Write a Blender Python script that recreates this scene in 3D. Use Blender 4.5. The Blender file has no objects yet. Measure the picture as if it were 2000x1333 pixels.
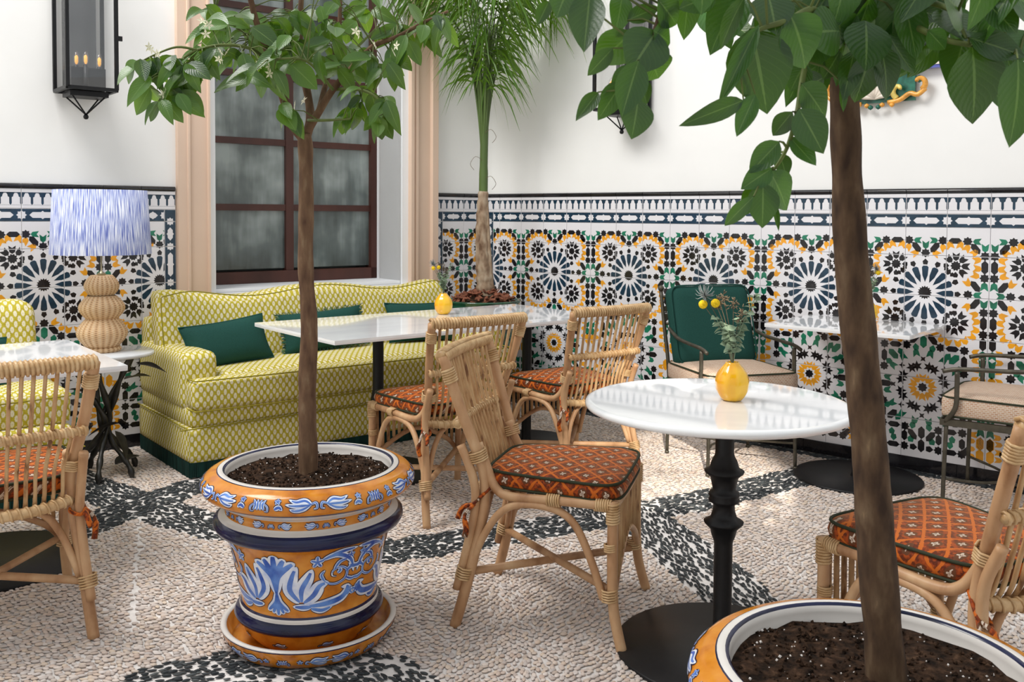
import bpy, bmesh, math, random
import numpy as np
from mathutils import Vector, Matrix, Euler, noise
random.seed(7); rng = np.random.default_rng(7)
R = math.radians
sc = bpy.context.scene
# ------------------------------------------------------------------ camera, world, lights, exposure
CAM = Vector((0, 0, 1.33))
TILT, ROLL = math.atan(70/1810), 0.0062
FW = Vector((0, math.cos(TILT), -math.sin(TILT)))
_r0 = Vector((1, 0, 0)); _u0 = _r0.cross(FW)
RT = _r0*math.cos(ROLL)+_u0*math.sin(ROLL); UP = RT.cross(FW)
cd = bpy.data.cameras.new('camera'); cam = bpy.data.objects.new('camera', cd); sc.collection.objects.link(cam)
m = Matrix((RT, UP, -FW)).transposed().to_4x4(); m.translation = CAM; cam.matrix_world = m
cd.sensor_width = 36; cd.sensor_fit = 'HORIZONTAL'; cd.lens = 1810/2000*36; cd.shift_y = -(666.5-488)/2000
cd.clip_start = .05
cd.dof.use_dof = True; cd.dof.focus_distance = 3.0; cd.dof.aperture_fstop = 14.0
sc.camera = cam
w = bpy.data.worlds.new('sky'); sc.world = w; w.use_nodes = True
bg = w.node_tree.nodes['Background']; bg.inputs[0].default_value = (.93, .97, 1, 1); bg.inputs[1].default_value = 1.5
def light(name, kind, loc, target, energy, **k):
    l = bpy.data.lights.new(name, kind); l.energy = energy
    for a, b in k.items(): setattr(l, a, b)
    o = bpy.data.objects.new(name, l); sc.collection.objects.link(o); o.location = loc
    o.rotation_euler = (Vector(target)-Vector(loc)).to_track_quat('-Z', 'Y').to_euler(); return o
light('sunbeam', 'SPOT', (-.15, -4.4, 6.9), (.85, 4.6, .05), 13000, spot_size=R(6.0), spot_blend=.3, shadow_soft_size=.06, color=(1, .93, .82))
light('skylight', 'AREA', (-3.0, 3.0, 5.7), (-.3, 4.9, .4), 480, shape='RECTANGLE', size=2.6, size_y=2.0, color=(1, .98, .95))
sc.view_settings.view_transform = 'Standard'; sc.view_settings.look = 'None'
sc.view_settings.gamma = 1; sc.view_settings.use_curve_mapping = False; sc.view_settings.exposure = -0.74
# ------------------------------------------------------------------ frames of the two walls
COR = Vector((-.1853, 6.7825, 0))
DA = Vector((.777, .6295, 0)).normalized(); NA = Vector((DA.y, -DA.x, 0)); AA = math.atan2(DA.y, DA.x)
DB = Vector((.757, -.65345, 0)).normalized(); NB = Vector((DB.y, -DB.x, 0)); NB = -NB if NB.y > 0 else NB; AB = math.atan2(DB.y, DB.x)
def A(s, d, z=0): return COR+DA*s+NA*d+Vector((0, 0, z))
def B(s, d, z=0): return COR+DB*s+NB*d+Vector((0, 0, z))
def P(x, y, depth):
    r = FW+RT*((x-1000)/1810)-UP*((y-488)/1810)
    return CAM+r*(depth/r.y)
# ------------------------------------------------------------------ helpers
MATS = {}
def nodes(name):
    mt = bpy.data.materials.new(name); mt.use_nodes = True
    nt = mt.node_tree; b = nt.nodes['Principled BSDF']; MATS[name] = mt
    return mt, nt, b
def N(nt, t, **k):
    n = nt.nodes.new(t)
    for a, v in k.items():
        if a.startswith('i_'): n.inputs[a[2:].replace('_', ' ')].default_value = v
        else: setattr(n, a, v)
    return n
def ramp(nt, src, stops, interp='LINEAR'):
    r = nt.nodes.new('ShaderNodeValToRGB'); r.color_ramp.interpolation = interp
    while len(r.color_ramp.elements) < len(stops): r.color_ramp.elements.new(.5)
    for e, (p, c) in zip(r.color_ramp.elements, stops): e.position = p; e.color = (*c, 1)
    nt.links.new(src, r.inputs[0]); return r.outputs[0]
def bump(nt, b, src, strength=.3, dist=.002):
    bp = N(nt, 'ShaderNodeBump', i_Strength=strength, i_Distance=dist)
    nt.links.new(src, bp.inputs['Height']); nt.links.new(bp.outputs[0], b.inputs['Normal'])
def mat(name, col, rough=.5, spec=.5, metal=0, noise_s=None, amt=.15, bmp=0, bdist=.002, stretch=None, coat=0, sub=0, cols=None, coord='Object', sheen=0):
    mt, nt, b = nodes(name)
    b.inputs['Base Color'].default_value = (*col, 1); b.inputs['Roughness'].default_value = rough
    b.inputs['Specular IOR Level'].default_value = spec; b.inputs['Metallic'].default_value = metal
    b.inputs['Coat Weight'].default_value = coat; b.inputs['Sheen Weight'].default_value = sheen
    if noise_s:
        tc = N(nt, 'ShaderNodeTexCoord'); mp = N(nt, 'ShaderNodeMapping')
        if stretch: mp.inputs['Scale'].default_value = stretch
        nt.links.new(tc.outputs[coord], mp.inputs[0])
        nz = N(nt, 'ShaderNodeTexNoise', i_Scale=noise_s, i_Detail=6)
        nt.links.new(mp.outputs[0], nz.inputs['Vector'])
        st = cols or [(.3, tuple(c*(1-amt) for c in col)), (.7, tuple(min(1, c*(1+amt)) for c in col))]
        nt.links.new(ramp(nt, nz.outputs['Fac'], st), b.inputs['Base Color'])
        if bmp: bump(nt, b, nz.outputs['Fac'], bmp, bdist)
    return mt
class V2:
    pass
def math_node(nt, op, a, b=None, c=None):
    n = nt.nodes.new('ShaderNodeMath'); n.operation = op
    for i, v in enumerate((a, b, c)):
        if v is None: continue
        if isinstance(v, (int, float)): n.inputs[i].default_value = v
        else: nt.links.new(v, n.inputs[i])
    return n.outputs[0]
def mix(nt, f, c1, c2):
    n = nt.nodes.new('ShaderNodeMix'); n.data_type = 'RGBA'
    if isinstance(f, (int, float)): n.inputs[0].default_value = f
    else: nt.links.new(f, n.inputs[0])
    for i, v in ((6, c1), (7, c2)):
        if isinstance(v, tuple): n.inputs[i].default_value = (*v, 1)
        else: nt.links.new(v, n.inputs[i])
    return n.outputs[2]
def link(o, parent=None):
    sc.collection.objects.link(o)
    if parent is not None: o.parent = parent
    return o
def mobj(name, verts, faces, mats, parent=None, fm=None, smooth=True, loc=None, rotz=0, uv=None):
    me = bpy.data.meshes.new(name)
    me.from_pydata([tuple(v) for v in verts], [], faces)
    for mm in (mats if isinstance(mats, (list, tuple)) else [mats]): me.materials.append(mm)
    if fm is not None: me.polygons.foreach_set('material_index', fm)
    if smooth: me.polygons.foreach_set('use_smooth', [True]*len(me.polygons))
    if uv == 'box': box_uv(me)
    me.update()
    o = bpy.data.objects.new(name, me)
    if loc is not None: o.location = loc
    o.rotation_euler.z = rotz
    return link(o, parent)
def box_uv(me):
    uvl = me.uv_layers.new(name='UVMap').data
    for p in me.polygons:
        n = p.normal; ax = max(range(3), key=lambda i: abs(n[i])*(1.0, 1.0, 1.0)[i])
        for li in p.loop_indices:
            v = me.vertices[me.loops[li].vertex_index].co
            uvl[li].uv = ((v.y+.3, v.z), (v.x, v.z), (v.x, v.y*1.0+.77))[ax]
def thing(name, label, cat, loc=(0, 0, 0), rotz=0, group=None):
    o = bpy.data.objects.new(name, None); o.empty_display_size = .1; link(o)
    o.location = loc; o.rotation_euler.z = rotz; o['label'] = label; o['category'] = cat
    if group: o['group'] = group
    return o
def tag(o, label, cat, group=None):
    o['label'] = label; o['category'] = cat
    if group: o['group'] = group
    return o
def dup(root, loc, rotz, label, group=None):
    r = root.copy(); link(r); r.location = loc; r.rotation_euler.z = rotz; r['label'] = label
    if group: r['group'] = group
    for ch in root.children:
        c = ch.copy(); link(c, r); c.matrix_parent_inverse = ch.matrix_parent_inverse
        for g in ch.children:
            d = g.copy(); link(d, c)
    return r
class Geo:
    def __init__(s): s.v = []; s.f = []; s.m = []
    def add(s, vs, fs, mi=0):
        n = len(s.v); s.v += [tuple(v) for v in vs]; s.f += [tuple(i+n for i in f) for f in fs]; s.m += [mi]*len(fs); return s
    def box(s, lo, hi, mi=0):
        x0, y0, z0 = lo; x1, y1, z1 = hi
        return s.add([(x0, y0, z0), (x1, y0, z0), (x1, y1, z0), (x0, y1, z0), (x0, y0, z1), (x1, y0, z1), (x1, y1, z1), (x0, y1, z1)],
                     [(0, 3, 2, 1), (4, 5, 6, 7), (0, 1, 5, 4), (1, 2, 6, 5), (2, 3, 7, 6), (3, 0, 4, 7)], mi)
    def tube(s, pts, rad, n=8, mi=0, cap=True, closed=False):
        pts = [Vector(p) for p in pts]; k = len(pts)
        rs = rad if isinstance(rad, (list, tuple)) else [rad]*k
        rings = []; ref = None
        for i, p in enumerate(pts):
            if closed: t = pts[(i+1) % k]-pts[i-1]
            else: t = pts[min(i+1, k-1)]-pts[max(i-1, 0)]
            t.normalize()
            if ref is None: ref = t.orthogonal().normalized()
            ref = (ref-t*ref.dot(t)).normalized() if (ref-t*ref.dot(t)).length > 1e-5 else t.orthogonal().normalized()
            b = t.cross(ref)
            rings.append([p+(ref*math.cos(2*math.pi*j/n)+b*math.sin(2*math.pi*j/n))*rs[i] for j in range(n)])
        vs = [v for r in rings for v in r]; fs = []
        kk = k if closed else k-1
        for i in range(kk):
            a, b2 = i*n, ((i+1) % k)*n
            fs += [(a+j, a+(j+1) % n, b2+(j+1) % n, b2+j) for j in range(n)]
        if cap and not closed:
            fs += [tuple(range(n))[::-1], tuple((k-1)*n+j for j in range(n))]
        return s.add(vs, fs, mi)
    def lathe(s, prof, n=32, mis=None, c=(0, 0, 0), phase=0, rmod=None):
        vs = []; fs = []; ms = []
        for r, z in prof:
            for j in range(n):
                a = 2*math.pi*j/n+phase; rr = r*(rmod(a, z) if rmod else 1)
                vs.append((c[0]+rr*math.cos(a), c[1]+rr*math.sin(a), c[2]+z))
        base = len(s.v); s.v += vs
        for i in range(len(prof)-1):
            for j in range(n):
                s.f.append((base+i*n+j, base+i*n+(j+1) % n, base+(i+1)*n+(j+1) % n, base+(i+1)*n+j)); s.m.append(mis[i] if mis else 0)
        return s
    def obj(s, name, mats, parent=None, **k): return mobj(name, s.v, s.f, mats, parent, fm=s.m, **k)
def spl(pts, n=6):
    pts = [Vector(p) for p in pts]; out = []
    for i in range(len(pts)-1):
        p0 = pts[max(i-1, 0)]; p1 = pts[i]; p2 = pts[i+1]; p3 = pts[min(i+2, len(pts)-1)]
        for j in range(n):
            t = j/n
            out.append(.5*((2*p1)+(p2-p0)*t+(2*p0-5*p1+4*p2-p3)*t*t+(3*p1-p0-3*p2+p3)*t**3))
    out.append(pts[-1]); return out
def rbox(cx, cy, cz, sx, sy, sz, r, n=(8, 8, 4), fn=None):
    """rounded box surface lattice; fn deforms a unit-normalised point"""
    g = {}; vs = []; fs = []
    nx, ny, nz = n
    def vid(i, j, k):
        if (i, j, k) not in g:
            u, v, w_ = i/nx*2-1, j/ny*2-1, k/nz*2-1
            def sp(u, h):   # crowd the lattice at the edges
                return math.copysign(abs(u)**.8, u)*h
            p = Vector((sp(u, sx/2), sp(v, sy/2), sp(w_, sz/2)))
            q = Vector((max(-sx/2+r, min(sx/2-r, p.x)), max(-sy/2+r, min(sy/2-r, p.y)), max(-sz/2+r, min(sz/2-r, p.z))))
            d = p-q
            if d.length > 1e-9: p = q+d.normalized()*r
            if fn: p = fn(p, u, v, w_)
            g[(i, j, k)] = len(vs); vs.append(Vector((cx, cy, cz))+p)
        return g[(i, j, k)]
    for i in range(nx):
        for j in range(ny):
            fs.append((vid(i, j, 0), vid(i, j+1, 0), vid(i+1, j+1, 0), vid(i+1, j, 0)))
            fs.append((vid(i, j, nz), vid(i+1, j, nz), vid(i+1, j+1, nz), vid(i, j+1, nz)))
    for i in range(nx):
        for k in range(nz):
            fs.append((vid(i, 0, k), vid(i+1, 0, k), vid(i+1, 0, k+1), vid(i, 0, k+1)))
            fs.append((vid(i, ny, k), vid(i, ny, k+1), vid(i+1, ny, k+1), vid(i+1, ny, k)))
    for j in range(ny):
        for k in range(nz):
            fs.append((vid(0, j, k), vid(0, j, k+1), vid(0, j+1, k+1), vid(0, j+1, k)))
            fs.append((vid(nx, j, k), vid(nx, j+1, k), vid(nx, j+1, k+1), vid(nx, j, k+1)))
    return vs, fs
# ------------------------------------------------------------------ materials
plaster = mat('plaster', (.86, .855, .84), .8, .2, noise_s=3, amt=.02, bmp=.05)
pink = mat('pink_stone', (.69, .515, .40), .6, .3, noise_s=2, amt=.04)
white_paint = mat('white_paint', (.84, .85, .87), .5, .3, noise_s=2, amt=.02)
grout = mat('grout', (.80, .79, .78), .8, .2, noise_s=40, amt=.05)
tile_w = mat('tile_white', (.78, .765, .79), .07, .5, noise_s=5, amt=.025)
tile_k = mat('tile_black', (.012, .011, .013), .1, .5, noise_s=30, amt=.3)
tile_n = mat('tile_navy', (.012, .038, .068), .1, .5, noise_s=18, amt=.35)
tile_y = mat('tile_yellow', (.83, .36, .02), .1, .5, noise_s=12, amt=.15)
tile_g = mat('tile_green', (.012, .17, .095), .1, .5, noise_s=7, amt=.7)
TM = [tile_w, tile_k, tile_n, tile_y, tile_g, tile_w]
marble = mat('white_marble', (.84, .845, .85), .06, .5, noise_s=2.2, stretch=(1, 3, 1), cols=[(.3, (.86, .865, .875)), (.5, (.84, .845, .85)), (.58, (.79, .80, .815)), (.66, (.85, .85, .855))], coat=.4)
marble_old = mat('grey_marble', (.7, .7, .7), .12, .5, noise_s=5, cols=[(.3, (.75, .75, .75)), (.55, (.62, .63, .64)), (.7, (.78, .78, .78))], coat=.3)
iron = mat('black_iron', (.007, .007, .008), .42, .28, noise_s=60, amt=.2, bmp=.05)
bronze = mat('bronze', (.085, .075, .055), .45, .5, metal=.5, noise_s=25, amt=.3)
pewter = mat('dark_bronze', (.045, .043, .04), .4, .5, metal=.6, noise_s=20, amt=.4)
rattan = mat('rattan', (.52, .315, .155), .42, .3, noise_s=13, stretch=(1, 1, .45), cols=[(.3, (.30, .145, .065)), (.45, (.47, .265, .135)), (.58, (.53, .32, .17)), (.72, (.63, .42, .24))], bmp=.15)
cane = mat('rattan_cane', (.56, .37, .18), .45, .3, noise_s=30, stretch=(1, 1, .35), cols=[(.32, (.17, .075, .03)), (.42, (.45, .255, .115)), (.7, (.62, .42, .22))])
wrap = mat('rattan_binding', (.58, .38, .19), .35, .4, noise_s=30, cols=[(.3, (.42, .24, .10)), (.6, (.62, .42, .22)), (.8, (.70, .52, .30))])
wicker, nt, b = nodes('wicker')
tc = N(nt, 'ShaderNodeTexCoord'); sx_ = N(nt, 'ShaderNodeSeparateXYZ'); nt.links.new(tc.outputs['Object'], sx_.inputs[0])
ang = math_node(nt, 'ARCTAN2', sx_.outputs[1], sx_.outputs[0])
w1 = math_node(nt, 'SINE', math_node(nt, 'MULTIPLY', ang, 22.0)); w2 = math_node(nt, 'SINE', math_node(nt, 'MULTIPLY', sx_.outputs[2], 620.0))
hh = math_node(nt, 'ADD', math_node(nt, 'MULTIPLY', w1, math_node(nt, 'MULTIPLY', w2, .5)), math_node(nt, 'MULTIPLY', w1, .6))
nt.links.new(ramp(nt, math_node(nt, 'MULTIPLY_ADD', hh, .45, .5), [(.0, (.34, .17, .07)), (.45, (.66, .42, .22)), (1, (.80, .60, .38))]), b.inputs['Base Color'])
b.inputs['Roughness'].default_value = .6; bump(nt, b, hh, .6, .003)
soil = mat('soil', (.02, .012, .009), .95, .1, noise_s=60, cols=[(.35, (.010, .006, .004)), (.6, (.045, .024, .014)), (.75, (.10, .055, .032))], bmp=1, bdist=.012)
bark = mat('bark', (.14, .085, .05), .85, .2, noise_s=26, stretch=(1.6, 1.6, .5), cols=[(.3, (.085, .045, .028)), (.55, (.155, .09, .052)), (.75, (.24, .165, .10))], bmp=.6, bdist=.004)
bark_d = mat('bark_dark', (.07, .042, .025), .85, .2, noise_s=26, stretch=(1.6, 1.6, .55), cols=[(.3, (.035, .020, .013)), (.55, (.085, .050, .028)), (.70, (.13, .085, .050)), (.8, (.26, .17, .095))], bmp=.6, bdist=.004)
twig = mat('twig', (.10, .13, .03), .6, .3, noise_s=20, amt=.3)
perlite = mat('perlite', (.75, .70, .66), .8, .2)
def leaf_mat(name, c1, c2, tr=(.25, .5, .03)):
    mt, nt, b = nodes(name)
    oi = N(nt, 'ShaderNodeObjectInfo'); tc = N(nt, 'ShaderNodeTexCoord'); se = N(nt, 'ShaderNodeSeparateXYZ')
    nt.links.new(tc.outputs['UV'], se.inputs[0])
    base = ramp(nt, oi.outputs['Random'], [(0, c1), (1, c2)])
    # midrib and side veins from the leaf's own coordinates
    mid = math_node(nt, 'LESS_THAN', math_node(nt, 'ABSOLUTE', math_node(nt, 'SUBTRACT', se.outputs[0], .5)), .025)
    vein = math_node(nt, 'SINE', math_node(nt, 'MULTIPLY', math_node(nt, 'ADD', math_node(nt, 'MULTIPLY', math_node(nt, 'ABSOLUTE', math_node(nt, 'SUBTRACT', se.outputs[0], .5)), -.7), se.outputs[1]), 62.0))
    vv = math_node(nt, 'MULTIPLY', math_node(nt, 'GREATER_THAN', vein, .93), .35)
    fac = math_node(nt, 'MULTIPLY', math_node(nt, 'MAXIMUM', mid, math_node(nt, 'MULTIPLY', vv, .5)), .35)
    col = mix(nt, fac, base, (.30, .45, .14))
    nt.links.new(col, b.inputs['Base Color'])
    b.inputs['Roughness'].default_value = .30; b.inputs['Specular IOR Level'].default_value = .6
    nz = N(nt, 'ShaderNodeTexNoise', i_Scale=35.0); bump(nt, b, math_node(nt, 'ADD', math_node(nt, 'MULTIPLY', vein, .3), nz.outputs['Fac']), .25, .002)
    tl = N(nt, 'ShaderNodeBsdfTranslucent', i_Color=(*tr, 1)); ms = N(nt, 'ShaderNodeMixShader', i_Fac=.28)
    out = nt.nodes['Material Output']
    nt.links.new(b.outputs[0], ms.inputs[1]); nt.links.new(tl.outputs[0], ms.inputs[2]); nt.links.new(ms.outputs[0], out.inputs[0])
    return mt
leafA = leaf_mat('lemon_leaf', (.008, .042, .009), (.085, .20, .030), (.26, .46, .02))
leafB = leaf_mat('citrus_leaf', (.005, .027, .008), (.026, .10, .014), (.13, .30, .010))
palm_leaf = leaf_mat('palm_leaf', (.04, .11, .012), (.13, .27, .025), (.28, .46, .02))
palm_stem = mat('palm_stem', (.075, .12, .03), .5, .4, noise_s=12, stretch=(1, 1, .2), amt=.35)
palm_bark = mat('palm_bark', (.28, .20, .13), .9, .2, noise_s=18, stretch=(1.5, 1.5, .6), cols=[(.3, (.13, .075, .045)), (.5, (.30, .21, .14)), (.7, (.42, .34, .25))], bmp=.8, bdist=.006)
chip = mat('bark_chip', (.19, .07, .04), .85, .2, noise_s=20, amt=.5)
green_glaze = mat('green_glaze', (.012, .06, .03), .06, .6, noise_s=9, stretch=(1, 1, 5), cols=[(.3, (.006, .03, .018)), (.6, (.02, .09, .045)), (.8, (.05, .13, .06))], coat=.5)
green_cloth = mat('green_cloth', (.012, .062, .05), .8, .2, noise_s=220, amt=.15, bmp=.3, bdist=.001)
fringe_m = mat('green_fringe', (.006, .032, .026), .8, .2, noise_s=60, stretch=(1, 1, .1), amt=.5)
fringe_l = mat('fringe_light', (.05, .19, .11), .8, .2, noise_s=90, amt=.5)
vase_y = mat('yellow_glaze', (.90, .46, .012), .12, .5, noise_s=16, stretch=(1, 1, .3), cols=[(.35, (.82, .34, .008)), (.6, (.92, .52, .015))], coat=.5)
euca = mat('eucalyptus', (.25, .33, .22), .7, .2, noise_s=30, amt=.25)
dry = mat('dried_flower', (.16, .12, .08), .9, .1, noise_s=40, amt=.4)
thistle_m = mat('thistle', (.20, .22, .22), .8, .2, noise_s=60, amt=.4)
craspedia = mat('craspedia', (.68, .46, .02), .9, .1, noise_s=200, amt=.3, bmp=1, bdist=.002)
brown_wood = mat('dark_wood', (.065, .022, .016), .35, .4, noise_s=6, stretch=(1, 1, .2), amt=.3)
pipe_y = mat('gold_piping', (.30, .25, .03), .8, .2)  # sofa piping, its thin cast shadow line put into the darker colour
piping_g = mat('olive_piping', (.03, .035, .018), .7, .2)
blossom_m = mat('blossom', (.85, .82, .62), .7, .2)
brass = mat('brass', (.45, .38, .22), .3, .5, metal=.8)
glass, nt, b = nodes('clear_glass'); b.inputs['Transmission Weight'].default_value = 1; b.inputs['Roughness'].default_value = .0; b.inputs['IOR'].default_value = 1.45
tr = N(nt, 'ShaderNodeBsdfTransparent'); gl = N(nt, 'ShaderNodeBsdfGlossy', i_Roughness=.02); ms = N(nt, 'ShaderNodeMixShader', i_Fac=.07); nt.links.new(tr.outputs[0], ms.inputs[1]); nt.links.new(gl.outputs[0], ms.inputs[2]); nt.links.new(ms.outputs[0], nt.nodes['Material Output'].inputs[0])
filament, nt, b = nodes('filament'); b.inputs['Base Color'].default_value = (.9, .45, .08, 1); b.inputs['Emission Color'].default_value = (1, .5, .1, 1); b.inputs['Emission Strength'].default_value = .8
# frosted window glass: vertical streaks and blotches, darker towards the bottom
wglass, nt, b = nodes('frosted_glass')
tc = N(nt, 'ShaderNodeTexCoord'); mp = N(nt, 'ShaderNodeMapping'); mp.inputs['Scale'].default_value = (11, 11, 1.6); nt.links.new(tc.outputs['Object'], mp.inputs[0])
nz = N(nt, 'ShaderNodeTexNoise', i_Scale=1.0, i_Detail=5); nt.links.new(mp.outputs[0], nz.inputs['Vector'])
n2 = N(nt, 'ShaderNodeTexNoise', i_Scale=3.0, i_Detail=3); nt.links.new(tc.outputs['Object'], n2.inputs['Vector'])
sz_ = N(nt, 'ShaderNodeSeparateXYZ'); nt.links.new(tc.outputs['Object'], sz_.inputs[0])
f = math_node(nt, 'MULTIPLY_ADD', n2.outputs['Fac'], .6, math_node(nt, 'MULTIPLY_ADD', nz.outputs['Fac'], .35, math_node(nt, 'MULTIPLY_ADD', math_node(nt, 'MINIMUM', sz_.outputs[2], 1.7), .16, -.17)))
nt.links.new(ramp(nt, f, [(.38, (.035, .045, .043)), (.52, (.13, .16, .155)), (.66, (.36, .41, .40))]), b.inputs['Base Color'])
b.inputs['Roughness'].default_value = .22; b.inputs['Specular IOR Level'].default_value = .8; b.inputs['Transmission Weight'].default_value = .12; bump(nt, b, nz.outputs['Fac'], .25, .004)
# sofa print: cream ovals on chartreuse
sofa_m, nt, b = nodes('sofa_print')
tc = N(nt, 'ShaderNodeTexCoord'); se = N(nt, 'ShaderNodeSeparateXYZ'); nt.links.new(tc.outputs['UV'], se.inputs[0])
nz = N(nt, 'ShaderNodeTexNoise', i_Scale=55.0, i_Detail=3); nt.links.new(tc.outputs['UV'], nz.inputs['Vector'])
U = math_node(nt, 'MULTIPLY', se.outputs[0], 1/.035); Vv = math_node(nt, 'MULTIPLY', se.outputs[1], 1/.050)
def oval(off):
    fu = math_node(nt, 'SUBTRACT', math_node(nt, 'FRACT', math_node(nt, 'ADD', U, 50+off)), .5)
    fv = math_node(nt, 'SUBTRACT', math_node(nt, 'FRACT', math_node(nt, 'ADD', Vv, 50+off)), .5)
    d = math_node(nt, 'SQRT', math_node(nt, 'ADD', math_node(nt, 'POWER', math_node(nt, 'MULTIPLY', fu, 1.0), 2), math_node(nt, 'POWER', math_node(nt, 'MULTIPLY', fv, .80), 2)))
    d = math_node(nt, 'ADD', d, math_node(nt, 'MULTIPLY_ADD', nz.outputs['Fac'], .16, -.08))
    a_ = math_node(nt, 'ARCTAN2', fu, fv); d = math_node(nt, 'ADD', d, math_node(nt, 'MULTIPLY', math_node(nt, 'SINE', math_node(nt, 'MULTIPLY', a_, 8.0)), .018))
    return d
d0 = math_node(nt, 'MINIMUM', oval(0), oval(.5))
msk = ramp(nt, d0, [(0, (.45, .45, .45)), (.05, (.55, .55, .55)), (.09, (.86, .86, .86)), (.20, (.86, .86, .86)), (.265, (0, 0, 0))])
base = ramp(nt, nz.outputs['Fac'], [(.35, (.42, .34, .022)), (.65, (.54, .45, .045))])
nt.links.new(mix(nt, msk, base, (.84, .78, .62)), b.inputs['Base Color']); b.inputs['Roughness'].default_value = .85; b.inputs['Specular IOR Level'].default_value = .2
bump(nt, b, nz.outputs['Fac'], .15, .002)
# orange velvet with a trellis and small white flowers
velvet, nt, b = nodes('orange_velvet')
tc = N(nt, 'ShaderNodeTexCoord'); se = N(nt, 'ShaderNodeSeparateXYZ'); nt.links.new(tc.outputs['Object'], se.inputs[0])
nz = N(nt, 'ShaderNodeTexNoise', i_Scale=90.0, i_Detail=3); nt.links.new(tc.outputs['Object'], nz.inputs['Vector'])
X = math_node(nt, 'ADD', math_node(nt, 'MULTIPLY', se.outputs[0], 1/.075), math_node(nt, 'MULTIPLY', nz.outputs['Fac'], .16))
Y = math_node(nt, 'ADD', math_node(nt, 'MULTIPLY', math_node(nt, 'ADD', se.outputs[1], math_node(nt, 'MULTIPLY', se.outputs[2], 1.0)), 1/.095), 20.0)
u_ = math_node(nt, 'FRACT', math_node(nt, 'ADD', math_node(nt, 'ADD', X, Y), 20.0)); v_ = math_node(nt, 'FRACT', math_node(nt, 'ADD', math_node(nt, 'SUBTRACT', X, Y), 60.0))
lu = math_node(nt, 'GREATER_THAN', math_node(nt, 'ABSOLUTE', math_node(nt, 'SUBTRACT', u_, .5)), .43)
lv = math_node(nt, 'GREATER_THAN', math_node(nt, 'ABSOLUTE', math_node(nt, 'SUBTRACT', v_, .5)), .43)
line = math_node(nt, 'MAXIMUM', lu, lv)
du = math_node(nt, 'SUBTRACT', u_, .5); dv = math_node(nt, 'SUBTRACT', v_, .5)
rr = math_node(nt, 'SQRT', math_node(nt, 'ADD', math_node(nt, 'POWER', du, 2), math_node(nt, 'POWER', dv, 2)))
aa = math_node(nt, 'ARCTAN2', du, dv)
rf = math_node(nt, 'ADD', rr, math_node(nt, 'MULTIPLY', math_node(nt, 'SINE', math_node(nt, 'MULTIPLY', aa, 4.0)), .05))
flower = math_node(nt, 'MULTIPLY', math_node(nt, 'LESS_THAN', rf, .13), math_node(nt, 'GREATER_THAN', rf, .035))
fill = ramp(nt, nz.outputs['Fac'], [(.42, (.10, .014, .003)), (.62, (.34, .055, .006))])
c_ = mix(nt, math_node(nt, 'LESS_THAN', rr, .26), fill, (.11, .035, .012))
c_ = mix(nt, math_node(nt, 'MULTIPLY', line, .9), c_, (.56, .125, .010))
c_ = mix(nt, math_node(nt, 'MULTIPLY', flower, .85), c_, (.66, .56, .46))
nt.links.new(c_, b.inputs['Base Color']); b.inputs['Roughness'].default_value = .6; b.inputs['Sheen Weight'].default_value = .25; b.inputs['Sheen Tint'].default_value = (1, .6, .3, 1)
b.inputs['Specular IOR Level'].default_value = .2; bump(nt, b, nz.outputs['Fac'], .3, .002)
# lamp shade: fine vertical blue dashes on white
shade_m, nt, b = nodes('blue_striped_shade')
tc = N(nt, 'ShaderNodeTexCoord'); se = N(nt, 'ShaderNodeSeparateXYZ'); nt.links.new(tc.outputs['Object'], se.inputs[0])
an = math_node(nt, 'ARCTAN2', se.outputs[1], se.outputs[0]); cb = N(nt, 'ShaderNodeCombineXYZ')
nt.links.new(math_node(nt, 'MULTIPLY', an, 62.0), cb.inputs[0]); nt.links.new(math_node(nt, 'MULTIPLY', se.outputs[2], 9.0), cb.inputs[1])
nz = N(nt, 'ShaderNodeTexNoise', i_Scale=1.0, i_Detail=2); nt.links.new(cb.outputs[0], nz.inputs['Vector'])
nt.links.new(ramp(nt, nz.outputs['Fac'], [(.40, (.10, .13, .38)), (.48, (.28, .33, .58)), (.58, (.66, .68, .76))]), b.inputs['Base Color'])
b.inputs['Roughness'].default_value = .8; bump(nt, b, nz.outputs['Fac'], .2, .001)
# woven straw seat of the metal chairs
straw, nt, b = nodes('woven_straw')
tc = N(nt, 'ShaderNodeTexCoord'); ck = N(nt, 'ShaderNodeTexBrick', i_Scale=30.0, i_Color1=(.52, .35, .23, 1), i_Color2=(.42, .22, .125, 1), i_Mortar=(.60, .50, .41, 1)); nt.links.new(tc.outputs['UV'], ck.inputs[0])
ck.inputs['Mortar Size'].default_value = .05; ck.offset = .5
nt.links.new(ck.outputs[0], b.inputs['Base Color']); b.inputs['Roughness'].default_value = .85; bump(nt, b, ck.outputs[1], .4, .002)
# ceramic pot colours
p_or = mat('pot_ochre', (.62, .235, .028), .16, .4, noise_s=20, cols=[(.3, (.42, .125, .010)), (.5, (.60, .21, .018)), (.75, (.68, .29, .04))])
p_wh = mat('pot_white', (.68, .64, .60), .22, .5, noise_s=8, amt=.06)
p_nv = mat('pot_navy', (.005, .008, .045), .16, .4, noise_s=8, stretch=(1, 1, 3), amt=.6)
p_bl = mat('pot_blue', (.06, .17, .60), .13, .5, noise_s=22, cols=[(.35, (.03, .09, .42)), (.65, (.13, .28, .68))])
p_lb = mat('pot_paleblue', (.55, .63, .80), .13, .5, noise_s=25, cols=[(.35, (.50, .58, .80)), (.55, (.76, .79, .86))])
p_ln = mat('pot_line', (.015, .012, .05), .15, .5)
POT = [p_or, p_wh, p_nv, p_bl, p_lb, p_ln]
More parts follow.
